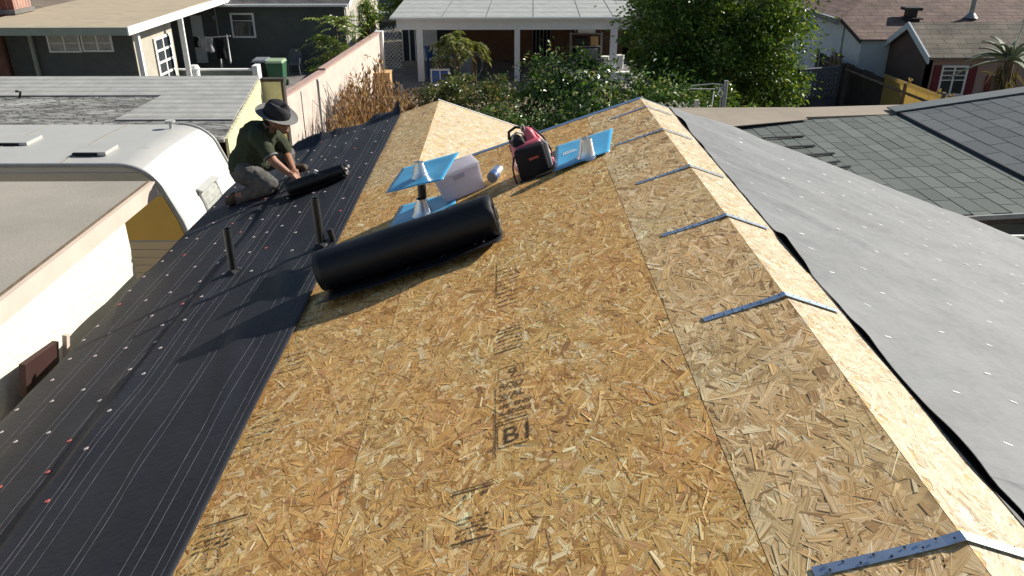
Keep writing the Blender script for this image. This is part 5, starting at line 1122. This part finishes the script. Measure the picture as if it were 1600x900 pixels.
b = MB(); b.prism([(10.22, EY + .1, 0), (10.16, EY + 14, 0), (10.16, EY + 14, zs - .1), (10.16, ys_, zs - .06), (10.22, EY + .1, EZ - .03)], (.1, 0, 0)); b.build('side_wall', M['bluewall'], bh)
b = MB(); b.bx(10.22, 30, EY + .1, EY + .25, 0, EZ - .03); b.build('front_wall', M['bluewall'], bh)
b = MB(); b.tube([(10.17, EY + 1.3, 0), (10.15, EY + 1.3, 2.9)], .03, 6); b.build('conduit', M['steel'], bh)
# projecting wing: ridge along x
WX, Wy0, Wy1, Wzr, Wze = 10.9, 20.85, 23.5, 3.18, 2.5; ym = (Wy0 + Wy1) / 2 + .12
b = MB(); b.prism([(WX, Wy0, Wze), (30, Wy0, Wze), (30, ym, Wzr), (WX, ym, Wzr)], (0, 0, -.06)); b.prism([(WX, ym, Wzr), (30, ym, Wzr), (30, Wy1, Wze), (WX, Wy1, Wze)], (0, 0, -.06)); b.build('wing_roof', M['shingle_grey'], bh)
b = MB(); b.prism([(WX - .03, Wy0, Wze + .02), (WX - .03, ym, Wzr + .02), (WX - .03, ym, Wzr - .16), (WX - .03, Wy0, Wze - .16)], (.04, 0, 0)); b.prism([(WX - .03, ym, Wzr + .02), (WX - .03, Wy1, Wze + .02), (WX - .03, Wy1, Wze - .16), (WX - .03, ym, Wzr - .16)], (.04, 0, 0)); b.build('gable_board', M['bluewall'], bh)
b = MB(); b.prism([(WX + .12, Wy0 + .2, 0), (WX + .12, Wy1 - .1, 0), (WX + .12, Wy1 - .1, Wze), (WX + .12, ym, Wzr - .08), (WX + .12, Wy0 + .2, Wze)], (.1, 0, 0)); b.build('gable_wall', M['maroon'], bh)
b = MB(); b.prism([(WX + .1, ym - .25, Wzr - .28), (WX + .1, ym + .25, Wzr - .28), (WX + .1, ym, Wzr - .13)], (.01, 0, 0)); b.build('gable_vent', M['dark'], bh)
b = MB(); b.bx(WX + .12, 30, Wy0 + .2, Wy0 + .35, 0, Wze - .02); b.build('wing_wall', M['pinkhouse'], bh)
yw = Wy0 + .2; x0, za = xz(1474, 105, yw); x1, zb = xz(1500, 146, yw); gw = window(bh, x0, x1, zb, za, yw, M['glass'], M['white'], [(x0 + x1) / 2], [zb + (za - zb) * .52, zb + (za - zb) * .7, zb + (za - zb) * .88], fw=.05)
for (a_, c_) in ((x0 - .24, x0 - .06), (x1 + .06, x1 + .28)):
    b = MB(); b.bx(a_, c_, yw - .05, yw - .004, zb - .05, za + .05)
    o = b.build('shutter', M['shutter'], bh)
    b = MB()
    for k_ in range(14): b.bx(a_ + .03, c_ - .03, yw - .062, yw - .052, zb + k_ * (za - zb) / 14, zb + (k_ + .6) * (za - zb) / 14)
    b.build('louvres', M['shutter'], o)
x0, za = xz(1542, 118, yw); x1, zb = xz(1556, 145, yw); b = MB(); b.bx(x0, x1, yw - .04, yw - .004, zb, za); b.build('red_panel', M['shutter'], bh)
# roof vents
p = PY(1422, 30, 24.7); zr = rz(24.7); b = MB(); b.bx(p.x - .14, p.x + .14, 24.6, 24.85, zr - .05, zr + .22); b.bx(p.x - .24, p.x + .24, 24.52, 24.93, zr + .22, zr + .30); b.bx(p.x - .26, p.x + .26, 24.42, 25.0, zr - .02, zr + .02); b.build('box_vent', M['blackplastic'], bh)
p = PY(1516, 30, 24.7); b = MB(); b.tube([(p.x, 24.7, zr), (p.x, 24.7, zr + .62)], .07, 12); b.tube([(p.x, 24.7, zr), (p.x, 24.7, zr + .14)], [.2, .09], 12); b.tube([(p.x, 24.7, zr + .62), (p.x, 24.7, zr + .70)], [.13, .10], 12); b.build('flue', M['steel'], bh, smooth=True)
# house further back, upper right
fh = thing('far_white_roofed_house', 'pale roofed house at the extreme upper right beyond the brown shingles', 'house', (26, 36, 0)); b = MB(); b.bx(19, 34, 36, 44, 0, 3.2); b.build('wall', M['beige_stucco'], fh); b = MB(); b.prism([(18.6, 35.5, 3.2), (34, 35.5, 3.2), (34, 44, 4.2), (18.6, 44, 4.2)], (0, 0, -.1)); b.build('roof', M['patio_roof'], fh)
# ================================================================== reed fence on the right, its shaded stretches coloured dark
fn = thing('reed_fence', 'yard fence of yellow reed screen with shaded stretches coloured dark and tied post tops', 'fence', (9.9, 21.5, 0))
ya = 17.2
F0 = Vector((10.25, 17.4, 0)); F1 = Vector((9.75, 25.2, 0)); L_ = (F1 - F0).length; d_ = (F1 - F0) / L_
def fpt(q, z=0): return F0 + d_ * q + Vector((0, 0, z))
nn_ = Vector((d_.y, -d_.x, 0))
for q0, q1, m_ in [(0, 3.8, 'reed'), (3.85, 6.2, 'darkwood'), (6.25, 6.95, 'reed'), (7.0, L_, 'darkwood')]:  # dark panels stand in for stretches lying in the house's shadow
    hA, hB = 1.95, 1.95
    k_ = 0; q = q0
    while q < q1 - .02:
        e = min(q + .55, q1); b = MB(); b.prism([fpt(q), fpt(e - .012), fpt(e - .012, 1.92 + .03 * (k_ % 2)), fpt(q, 1.92 + .03 * (k_ % 2))], nn_ * .02); b.build('reed_panel' if m_ == 'reed' else 'shade_dark_panel', M[m_], fn); q = e; k_ += 1
b = MB(); b.tube([fpt(0, 1.78) + nn_ * -.04, fpt(L_, 1.78) + nn_ * -.04], .035, 8); b.build('rail', M['wood'], fn, smooth=True)
b = MB(); b.tube([fpt(0, 1.98), fpt(3.8, 1.98)], .055, 8); b.build('reed_cap', M['reed'], fn, smooth=True)
for k_, q in enumerate([0, .5, 1.0, 2.65, 6.3, 6.6, 6.85, 8]):
    if q > L_: q = L_
    b = MB(); b.tube([fpt(q) + nn_ * -.06, fpt(q, 2.02 + .05 * (k_ % 3)) + nn_ * -.06], .045, 8); b.build('fence_post', M['wood'], fn, smooth=True)
for q in (.1, .3, .55, .8, 1.3, 2.6, 6.3, 6.55, 6.9):
    b = MB(); p = fpt(min(q, L_), 2.04); 
    for j in range(5): b.tube([p, p + Vector((random.uniform(-.07, .07), random.uniform(-.07, .07), random.uniform(.03, .12)))], .018, 5)
    b.build('reed_tuft', M['reed'], fn)
dl = thing('dark_lattice_fence', 'grey board fence with lattice top under the big tree', 'fence', (8.2, 22.5, 0)); A_ = Vector((5.2, 21.6, 0)); B_ = Vector((9.7, 23.2, 0)); b = MB(); b.prism([A_, B_, B_ + Vector((0, 0, 1.05)), A_ + Vector((0, 0, 1.05))], (0, .05, 0)); b.build('boards', M['lattice_grey'], dl); b = MB(); lattice(b, A_ + Vector((0, -.03, 0)), B_ + Vector((0, -.03, 0)), 1.05, 1.85, .14, .05); b.build('lattice', M['lattice_grey'], dl)
b = MB(); b.tube([A_ + Vector((0, 0, 1.87)), B_ + Vector((0, 0, 1.87))], .04, 6); b.build('rail', M['lattice_grey'], dl)
for k_ in range(4): q = A_.lerp(B_, k_ / 3); b = MB(); b.bx(q.x - .05, q.x + .05, q.y - .08, q.y - .02, 0, 1.95); b.build('fence_post', M['darkwood'], dl)
cl2 = thing('cream_lattice_panel', 'cream lattice panel glimpsed behind the ridge end', 'lattice', (3.0, 14.5, 0)); b = MB(); lattice(b, Vector((2.45, 14.5, 0)), Vector((3.5, 14.5, 0)), 1.6, 2.75, .13, .03); b.build('lattice', M['cream'], cl2); b = MB(); b.bx(2.4, 2.47, 14.47, 14.53, 0, 2.8); b.bx(3.48, 3.55, 14.47, 14.53, 0, 2.8); b.build('posts', M['cream'], cl2)
# clothesline pole
p = PY(1135, 126, 15.4); cp = thing('clothesline_pole', 'grey steel T shaped clothesline pole behind the tan flat roof', 'pole', (p.x, 15.4, 0)); b = MB(); b.tube([(p.x, 15.4, 0), (p.x, 15.4, p.z)], .04, 10); b.tube([(p.x - .10, 15.4, 0), (p.x - .06, 15.4, p.z - .1)], .02, 8); b.build('pole', M['steel'], cp, smooth=True)
b = MB(); q = PY(1080, 134, 15.3); b.tube([(p.x, 15.4, p.z - .08), (p.x - .25, 15.4, p.z - .06), (q.x, 15.3, q.z + .0), (q.x - .02, 15.3, q.z - .06), (p.x - .2, 15.4, p.z - .16)], .014, 6); b.build('crossarm', M['steel'], cp, smooth=True)
b = MB(); b.tube([(p.x - .1, 15.38, p.z - .12), (p.x - .14, 15.38, p.z - .25), (p.x - .06, 15.38, p.z - .30), (p.x - .04, 15.38, p.z - .22), (p.x - .12, 15.38, p.z - .14)], .012, 6); b.tube([(p.x - .22, 15.38, p.z - .2), (p.x - .26, 15.38, p.z - .9), (p.x - .2, 15.38, p.z - 1.2)], .012, 6); b.build('line_coil', M['white'], cp, smooth=True)
# parked car glimpsed behind the patio at the top
car = thing('parked_car', 'grey car glimpsed between the far houses at the top edge', 'car', (-7.1, 48, 0)); cx, cy = PY(612, 6, 48).x, 48.0; car.location = (cx, cy, 0)
b = MB(); b.prism([(cx - .9, cy - 2, .35), (cx + .9, cy - 2, .35), (cx + .9, cy - 2, .85), (cx - .9, cy - 2, .85)], (0, 4.2, 0)); b.build('body', M['steel'], car, bevel=.08); b = MB(); b.add([(cx - .8, cy - 1.1, .85), (cx + .8, cy - 1.1, .85), (cx + .8, cy + 1.6, .85), (cx - .8, cy + 1.6, .85), (cx - .62, cy - .4, 1.42), (cx + .62, cy - .4, 1.42), (cx + .62, cy + 1.1, 1.42), (cx - .62, cy + 1.1, 1.42)], [(0, 3, 2, 1), (4, 5, 6, 7), (0, 1, 5, 4), (1, 2, 6, 5), (2, 3, 7, 6), (3, 0, 4, 7)]); b.build('windscreen', M['glass'], car, bevel=.03)
for sx in (-1, 1):
    for sy in (-1.3, 1.4): b = MB(); b.tube([(cx + sx * .72, cy + sy, .32), (cx + sx * .93, cy + sy, .32)], .32, 16); b.build('wheel', M['blackplastic'], car, smooth=True)
# ================================================================== vegetation
def leaf_arrays(C0, Nrm, L_, W_, colf, droop=.25):
    """C0 (n,3) base points, Nrm (n,3) growth directions -> folded four point leaves"""
    n = len(C0); g = Nrm / (np.linalg.norm(Nrm, axis=1, keepdims=True) + 1e-9); r_ = rng.normal(size=(n, 3)); s_ = np.cross(g, r_); s_ /= np.linalg.norm(s_, axis=1, keepdims=True) + 1e-9; u_ = np.cross(s_, g)
    L_ = np.asarray(L_).reshape(-1, 1); W_ = np.asarray(W_).reshape(-1, 1)
    a = C0; t = C0 + g * L_ - np.array([0, 0, 1]) * droop * L_; m_ = C0 + g * L_ * .5 - u_ * W_ * .15
    l = m_ + s_ * W_ * .5 + u_ * W_ * .3; r2 = m_ - s_ * W_ * .5 + u_ * W_ * .3
    V = np.stack([a, l, t, r2], 1).reshape(-1, 3); i = np.arange(n) * 4
    F = np.concatenate([np.stack([i, i + 1, i + 2], 1), np.stack([i, i + 2, i + 3], 1)]); c = np.repeat(colf(n), 4, 0)
    return V, F, c
def colmix(cols, wts, j=.22):
    cols = np.array(cols); wts = np.array(wts) / sum(wts)
    return lambda n: np.clip(cols[rng.choice(len(cols), n, p=wts)] * rng.normal(1, j, (n, 1)), .005, .9)
def crown(name, parent, ells, nclump, per, cr, L_, W_, colf, m_='leaf', droop=.3):
    vol = np.array([e[3] * e[4] * e[5] for e in ells]) ** .67; k_ = rng.choice(len(ells), nclump, p=vol / vol.sum()); P0 = []; D0 = []
    centers = []
    for i in k_:
        e = ells[i]; d = rng.normal(size=3); d /= np.linalg.norm(d); d[2] = d[2] * .9 + .1; q = rng.uniform(.6, 1.06) if rng.random() < .85 else rng.uniform(1.08, 1.25); c = np.array(e[:3]) + d * q * np.array(e[3:6]); centers.append((c, d))
        c_r = cr * rng.choice([.4, .7, 1.0, 1.5]); n = int(per * rng.uniform(.6, 1.4)); o_ = rng.normal(size=(n, 3)) * c_r * .5 * np.array([1, 1, .7]); P0.append(c + o_); D0.append(o_ / c_r + d * .5 + rng.normal(size=(n, 3)) * .6 + np.array([0, 0, .15]))
    P0 = np.concatenate(P0); D0 = np.concatenate(D0); n = len(P0)
    V, F, c = leaf_arrays(P0, D0, L_ * rng.uniform(.6, 1.3, n), W_ * rng.uniform(.7, 1.3, n), colf, droop); np_mesh(name, V, F, [M[m_]], parent, col=c); return centers
def limbs(parent, base, centers, r0, nb=14, split=1.2):
    b = MB(); base = Vector(base); fork = base + Vector((0, 0, split)); b.tube([base, base + Vector((.04, .02, split * .5)), fork], [r0 * 1.25, r0, r0 * .85], 10)
    for c, d in random.sample(centers, min(nb, len(centers))):
        c = Vector(c); m1 = fork.lerp(c, .45) + Vector((random.uniform(-.1, .1), random.uniform(-.1, .1), .12)); b.tube([fork, m1, c], [r0 * .6, r0 * .3, r0 * .08], 7)
    b.build('trunk', M['bark'], parent, smooth=True)
GREEN = colmix([(.06, .12, .022), (.10, .18, .03), (.17, .26, .05), (.04, .08, .018), (.26, .32, .08)], [4, 4, 2, 1.6, .8])
CITR = colmix([(.035, .085, .02), (.06, .13, .03), (.11, .19, .05), (.24, .28, .12), (.42, .45, .30)], [4, 4, 2, 1.1, .7])  # palest leaf colours stand in for sun glints
# big tree right of the patio
tr1 = thing('broadleaf_tree', 'large dense green tree right of the patio cover, in front of the pale blue wall', 'tree', (5.6, 21.7, 0))
E = [(4.1, 21.6, 3.0, .95, 1.1, 1.15), (5.1, 21.9, 3.9, 1.1, 1.2, 1.2), (6.4, 21.7, 3.8, 1.15, 1.2, 1.3), (6.9, 21.3, 2.7, .85, 1.0, 1.1), (5.8, 21.2, 2.4, 1.2, 1.1, 1.0), (4.5, 21.0, 1.9, 1.0, 1.0, .9), (6.9, 20.9, 1.8, .7, .7, .75)]
c_ = crown('foliage', tr1, E, 460, 105, .42, .13, .055, GREEN); limbs(tr1, (5.6, 21.7, 0), c_, .16, 26, 1.1)
# citrus hedge bushes
def bush(label, loc, E, ncl, per, cr=.34, L_=.13, W_=.055, colf=CITR, m_='leaf_gloss', name='citrus_bush', cat='bush', group='glossy green bushes behind the rear wing', r0=.07):
    t = thing(name, label, cat, loc, group); c_ = crown('foliage', t, E, ncl, per, cr, L_, W_, colf, m_); limbs(t, loc, c_, r0, 10, .6); return t
bush('tallest glossy dark green bush in front of the middle patio post', (1.0, 19.4, 0), [(1.35, 19.4, 2.1, .75, .7, .75), (1.0, 19.0, 1.5, .9, .8, .8), (2.0, 19.3, 1.7, .7, .7, .9), (1.2, 18.6, .9, 1.0, .8, .7)], 150, 70)
bush('glossy green bush directly behind the rear wing peak', (-.2, 17.4, 0), [(-.3, 17.5, 1.0, .75, .7, .75), (.5, 17.2, 1.15, .8, .8, .8), (.1, 16.8, .6, .9, .7, .6)], 130, 70)
bush('glossy green bush full of pale glints behind the far ridge end', (2.9, 16.0, 0), [(2.6, 17.0, 1.9, 1.1, .9, .85), (1.8, 16.4, 1.4, .9, .8, .8), (3.6, 17.3, 1.8, .8, .8, .7), (2.4, 15.6, 1.0, 1.1, .8, .8)], 230, 75)
bush('dark green bush filling the gap under the big tree', (4.7, 17.8, 0), [(4.3, 17.9, 1.4, .9, .8, .85), (5.2, 18.2, 1.2, .9, .8, .8), (4.0, 17.3, .9, .9, .8, .7)], 140, 70, colf=GREEN)
bush('small weedy green bush with dry leaves beside the white lattice fence', (-1.5, 24.0, 0), [(-1.6, 24.1, .9, .7, .6, .6), (-.8, 23.5, .8, .8, .6, .6), (-.2, 22.8, .9, .7, .6, .6)], 90, 60, colf=colmix([(.05, .10, .03), (.15, .17, .06), (.30, .24, .12)], [4, 2, 1]), name='weedy_bush')
# dry brown shrub
dsb = thing('dry_shrub', 'dry brown dead shrub with upright stems between the pinkish wall and the rear wing', 'shrub', (-3.4, 20.5, 0))
b = MB(); P0 = []; D0 = []
for i in range(480):
    y = random.uniform(17.6, 24.4); f_ = (y - 17.6) / 6.8; x = random.uniform(-(272 / 1250) * (.907 * y + 2.1) + .12, -1.5 if y > 19.5 else -2.4)
    h_ = random.uniform(.9, 1.5) * (1 - .55 * min(1, max(0, (x + 3.6) / 1.6))) * (1 + .25 * math.sin(x * 3)) * (.8 + .35 * f_); base = Vector((x, y, 0)); lean = Vector((random.uniform(-.25, .25), random.uniform(-.2, .2), 0)); pts = [base + lean * (k_ / 4) ** 1.5 + Vector((0, 0, h_ * k_ / 4)) for k_ in range(5)]
    b.tube(pts, [.012, .011, .009, .007, .004], 4, False)
    for k_ in range(26):
        q = random.uniform(.15, 1.0); k0 = int(q * 4 - 1e-6); p = pts[k0].lerp(pts[min(4, k0 + 1)], q * 4 - k0); P0.append(tuple(p)); D0.append((random.uniform(-1, 1) * .55, random.uniform(-1, 1) * .55, random.uniform(.2, 1.3)))
b.build('stems', mat('dry_stem', (.23, .14, .08), .9), dsb)
P0 = np.array(P0); D0 = np.array(D0); n = len(P0); v_, f_, c_ = leaf_arrays(P0, D0, .16 * rng.uniform(.6, 1.4, n), .042 * rng.uniform(.6, 1.4, n), colmix([(.27, .165, .105), (.38, .26, .17), (.18, .11, .075), (.50, .40, .29)], [4, 3, 3, 1]), -.1); np_mesh('dry_leaves', v_, f_, [M['dryleaf']], dsb, col=c_)
bsh = thing('bare_branches', 'leaning bare grey branches at the pinkish wall', 'branches', (-4.4, 21.6, 0)); b = MB()
for i in range(14): x = random.uniform(-4.7, -4.2); y = random.uniform(20.6, 22.2); b.tube([(x, y, 0), (x + random.uniform(-.1, .2), y, .8), (x + random.uniform(-.5, .1), y + .1, random.uniform(1.4, 1.95))], [.02, .015, .006], 5, False)
b.build('twigs', M['steel'], bsh)
# pinnate leaved tree behind the wall
def frond(b_pts, P0, D0, base, dirv, L_, n=12, ll=.2, dr=.5):
    pts = []
    for k_ in range(n + 1):
        q = k_ / n; pts.append(base + dirv * L_ * q + Vector((0, 0, -dr * L_ * q * q)))
    b_pts.append(pts); sd_ = dirv.cross(Vector((0, 0, 1))).normalized()
    for k_ in range(2, n + 1):
        for sg in (-1, 1): P0.append(tuple(pts[k_])); D0.append(tuple((sd_ * sg + dirv * .45 + Vector((0, 0, random.uniform(-.35, .1)))) * 1.0))
th_ = thing('feathery_tree', 'young tree with long feathery leaves beside the top of the pinkish wall', 'tree', (-5.55, 27.2, 0)); P0 = []; D0 = []; bp_ = []
for i in range(95):
    a = random.uniform(0, 6.28); e = random.uniform(-.1, 1.0); base = Vector((-5.45 + random.gauss(0, .22), 27.2 + random.gauss(0, .2), random.uniform(.9, 2.5) if random.random() < .8 else 2.6)); dv = Vector((math.cos(a), math.sin(a), e)).normalized(); frond(bp_, P0, D0, base, dv, random.uniform(.6, 1.0) * (1.15 - .2 * (base.z > 2)), 11)
b = MB(); [b.tube(q, .009, 3, False) for q in bp_]; b.tube([(-5.5, 27.2, 0), (-5.45, 27.2, 1.2), (-5.4, 27.2, 2.6)], [.06, .045, .02], 7); b.tube([(-5.5, 27.2, .5), (-5.7, 27.0, 1.4), (-5.8, 27.0, 2.1)], [.04, .03, .015], 6); b.build('stems', M['bark'], th_)
P0 = np.array(P0); D0 = np.array(D0); n = len(P0); v_, f_, c_ = leaf_arrays(P0, D0, .17 * rng.uniform(.7, 1.2, n), .05 * rng.uniform(.7, 1.2, n), colmix([(.11, .19, .04), (.20, .28, .07), (.32, .38, .13)], [3, 3, 2]), .25); np_mesh('fronds', v_, f_, [M['leaf']], th_, col=c_)
# tufted palms in front of the patio
def tuft(label, x, y, h_, rr, nf, cols, cat='plant', name='palm_plant', dr=.7, group='palm like plants in front of the patio'):
    t = thing(name, label, cat, (x, y, 0), group); P0 = []; D0 = []; bp_ = []
    for i in range(nf):
        a = random.uniform(0, 6.28); e = random.uniform(-.1, 1.6); dv = Vector((math.cos(a), math.sin(a), e)).normalized(); frond(bp_, P0, D0, Vector((x, y, h_)) + Vector((random.gauss(0, .06), random.gauss(0, .06), random.uniform(-.35, .05))), dv, rr * random.uniform(.7, 1.15), 11, dr=dr)
    b = MB(); [b.tube(q, .010, 3, False) for q in bp_]; b.build('ribs', M['leafstem'], t); b = MB(); b.tube([(x, y, 0), (x + .05, y, h_ * .5), (x, y, h_)], [.08, .06, .05], 8)
    b.tube([(x + .1, y, 0), (x + .12, y, h_ * .8)], .03, 6); b.build('stem', M['bark'], t, smooth=True)
    P0 = np.array(P0); D0 = np.array(D0); n = len(P0); v_, f_, c_ = leaf_arrays(P0, D0, .2 * rng.uniform(.7, 1.2, n), .028 * rng.uniform(.7, 1.2, n), cols, .6); np_mesh('fronds', v_, f_, [M['leaf']], t, col=c_)
M['leafstem'] = mat('leaf_rib', (.20, .22, .08), .7)
PAL = colmix([(.14, .18, .06), (.24, .27, .11), (.35, .35, .18), (.09, .13, .04)], [3, 3, 1.5, 2])
tuft('taller palm like plant with drooping fronds in front of the left patio opening', PY(711, 90, 26.5).x, 26.5, 2.15, .8, 34, PAL); tuft('shorter bushy palm like plant with pale arching plume leaning right', PY(738, 90, 27.0).x, 27.0, 1.95, .62, 22, PAL, dr=.9); tuft('low palm like tuft below the two taller ones', PY(703, 130, 26.2).x, 26.2, .95, .5, 14, PAL)
# aloe tree at the right edge
def aloe(x, y, z):
    t = thing('tree_aloe', 'tree aloe with long thick grey green leaves in front of the red shuttered wing', 'aloe', (x, y, 0)); b = MB()
    for i in range(26):
        a = i * 2.4 + random.uniform(-.3, .3); e = random.uniform(-.25, 1.1); d = Vector((math.cos(a), math.sin(a) * .8, e)).normalized(); L_ = random.uniform(.75, 1.25); s_ = d.cross(Vector((0, 0, 1))).normalized(); pts = [Vector((x, y, z)) + d * L_ * q + Vector((0, 0, -.45 * L_ * q * q + .12 * q)) for q in (0, .2, .4, .6, .8, 1)]; w_ = [.055, .06, .05, .038, .022, .002]
        vs_ = []
        for p, ww in zip(pts, w_): vs_ += [p - s_ * ww + Vector((0, 0, .02)), p - Vector((0, 0, ww * .55)), p + s_ * ww + Vector((0, 0, .02))]
        b.add(vs_, [(k_ * 3 + j, k_ * 3 + j + 1, k_ * 3 + j + 4, k_ * 3 + j + 3) for k_ in range(5) for j in range(2)] + [(k_ * 3 + 2, k_ * 3, k_ * 3 + 3, k_ * 3 + 5) for k_ in range(5)])
    b.build('leaves', mat('aloe_leaf', (.17, .21, .13), .55, spec=.4, var=.25), t, smooth=True)
    b = MB(); b.tube([(x, y, 0), (x + .06, y, z * .5), (x, y, z)], [.14, .11, .09], 10); b.tube([(x - .1, y - .05, z * .3), (x - .25, y, z * .9)], [.08, .05], 8); b.build('trunk', M['bark'], t, smooth=True)
    b = MB(); b.tube([(x, y, z), (x + .1, y, z + .9), (x + .05, y, z + 1.25)], [.02, .015, .005], 6)
    for k_ in range(30): q = random.uniform(.45, 1); b.tube([(x + .08, y, z + 1.25 * q), (x + .08 + random.uniform(-.12, .12), y, z + 1.25 * q - random.uniform(0, .06))], .008, 4)
    b.build('flower_spike', M['cream'], t)
    # hanging dry leaves
    P0 = np.array([(x + random.gauss(0, .12), y + random.gauss(0, .12), random.uniform(.5, z)) for _ in range(240)]); D0 = rng.normal(size=(240, 3)) * .5 + np.array([0, 0, -1.0]); v_, f_, c_ = leaf_arrays(P0, D0, np.full(240, .4), np.full(240, .05), colmix([(.10, .08, .05), (.16, .14, .08)], [1, 1]), .2); np_mesh('dead_leaves', v_, f_, [M['dryleaf']], t, col=c_)
p = PY(1578, 95, 17.5); aloe(p.x, 17.5, p.z)
t = thing('undergrowth', 'dark green undergrowth at the foot of the tree aloe', 'bush', (13.0, 18.5, 0)); c_ = crown('foliage', t, [(12.8, 18.8, .8, 1.2, .9, .7), (14.6, 19.0, 1.0, 1.3, .9, .8)], 90, 60, .4, .16, .06, colmix([(.03, .05, .02), (.06, .09, .03)], [1, 1]))
# sapling by the path and trees beyond the far street
def far_tree(label, x, y, s_, h_):
    t = thing('street_tree', label, 'tree', (x, y, 0), 'trees beyond the far houses'); c_ = crown('foliage', t, [(x, y, h_, 1.6 * s_, 1.6 * s_, 1.3 * s_), (x + s_, y, h_ - .5, 1.2 * s_, 1.2 * s_, s_)], 120, 60, .6, .26, .12, GREEN); limbs(t, (x, y, 0), c_, .16, 8, h_ * .4)
far_tree('dark tree between the dark green house and the patio at the top edge', -4.6, 44, .55, 1.4)
bush('thin green sapling at the pale side wall of the dark green house', (-6.0, 36.5, 0), [(-6.0, 36.6, 1.6, .5, .6, .9)], 50, 40, .3, .14, .06, GREEN, 'leaf', 'sapling', 'sapling', 'saplings')
far_tree('wide tree beyond the brown outbuilding at the top edge', 9.5, 44, 1.5, 3.0)
far_tree('tree on the far side of the street behind the patio cover', 1, 58, 1.8, 3.2)
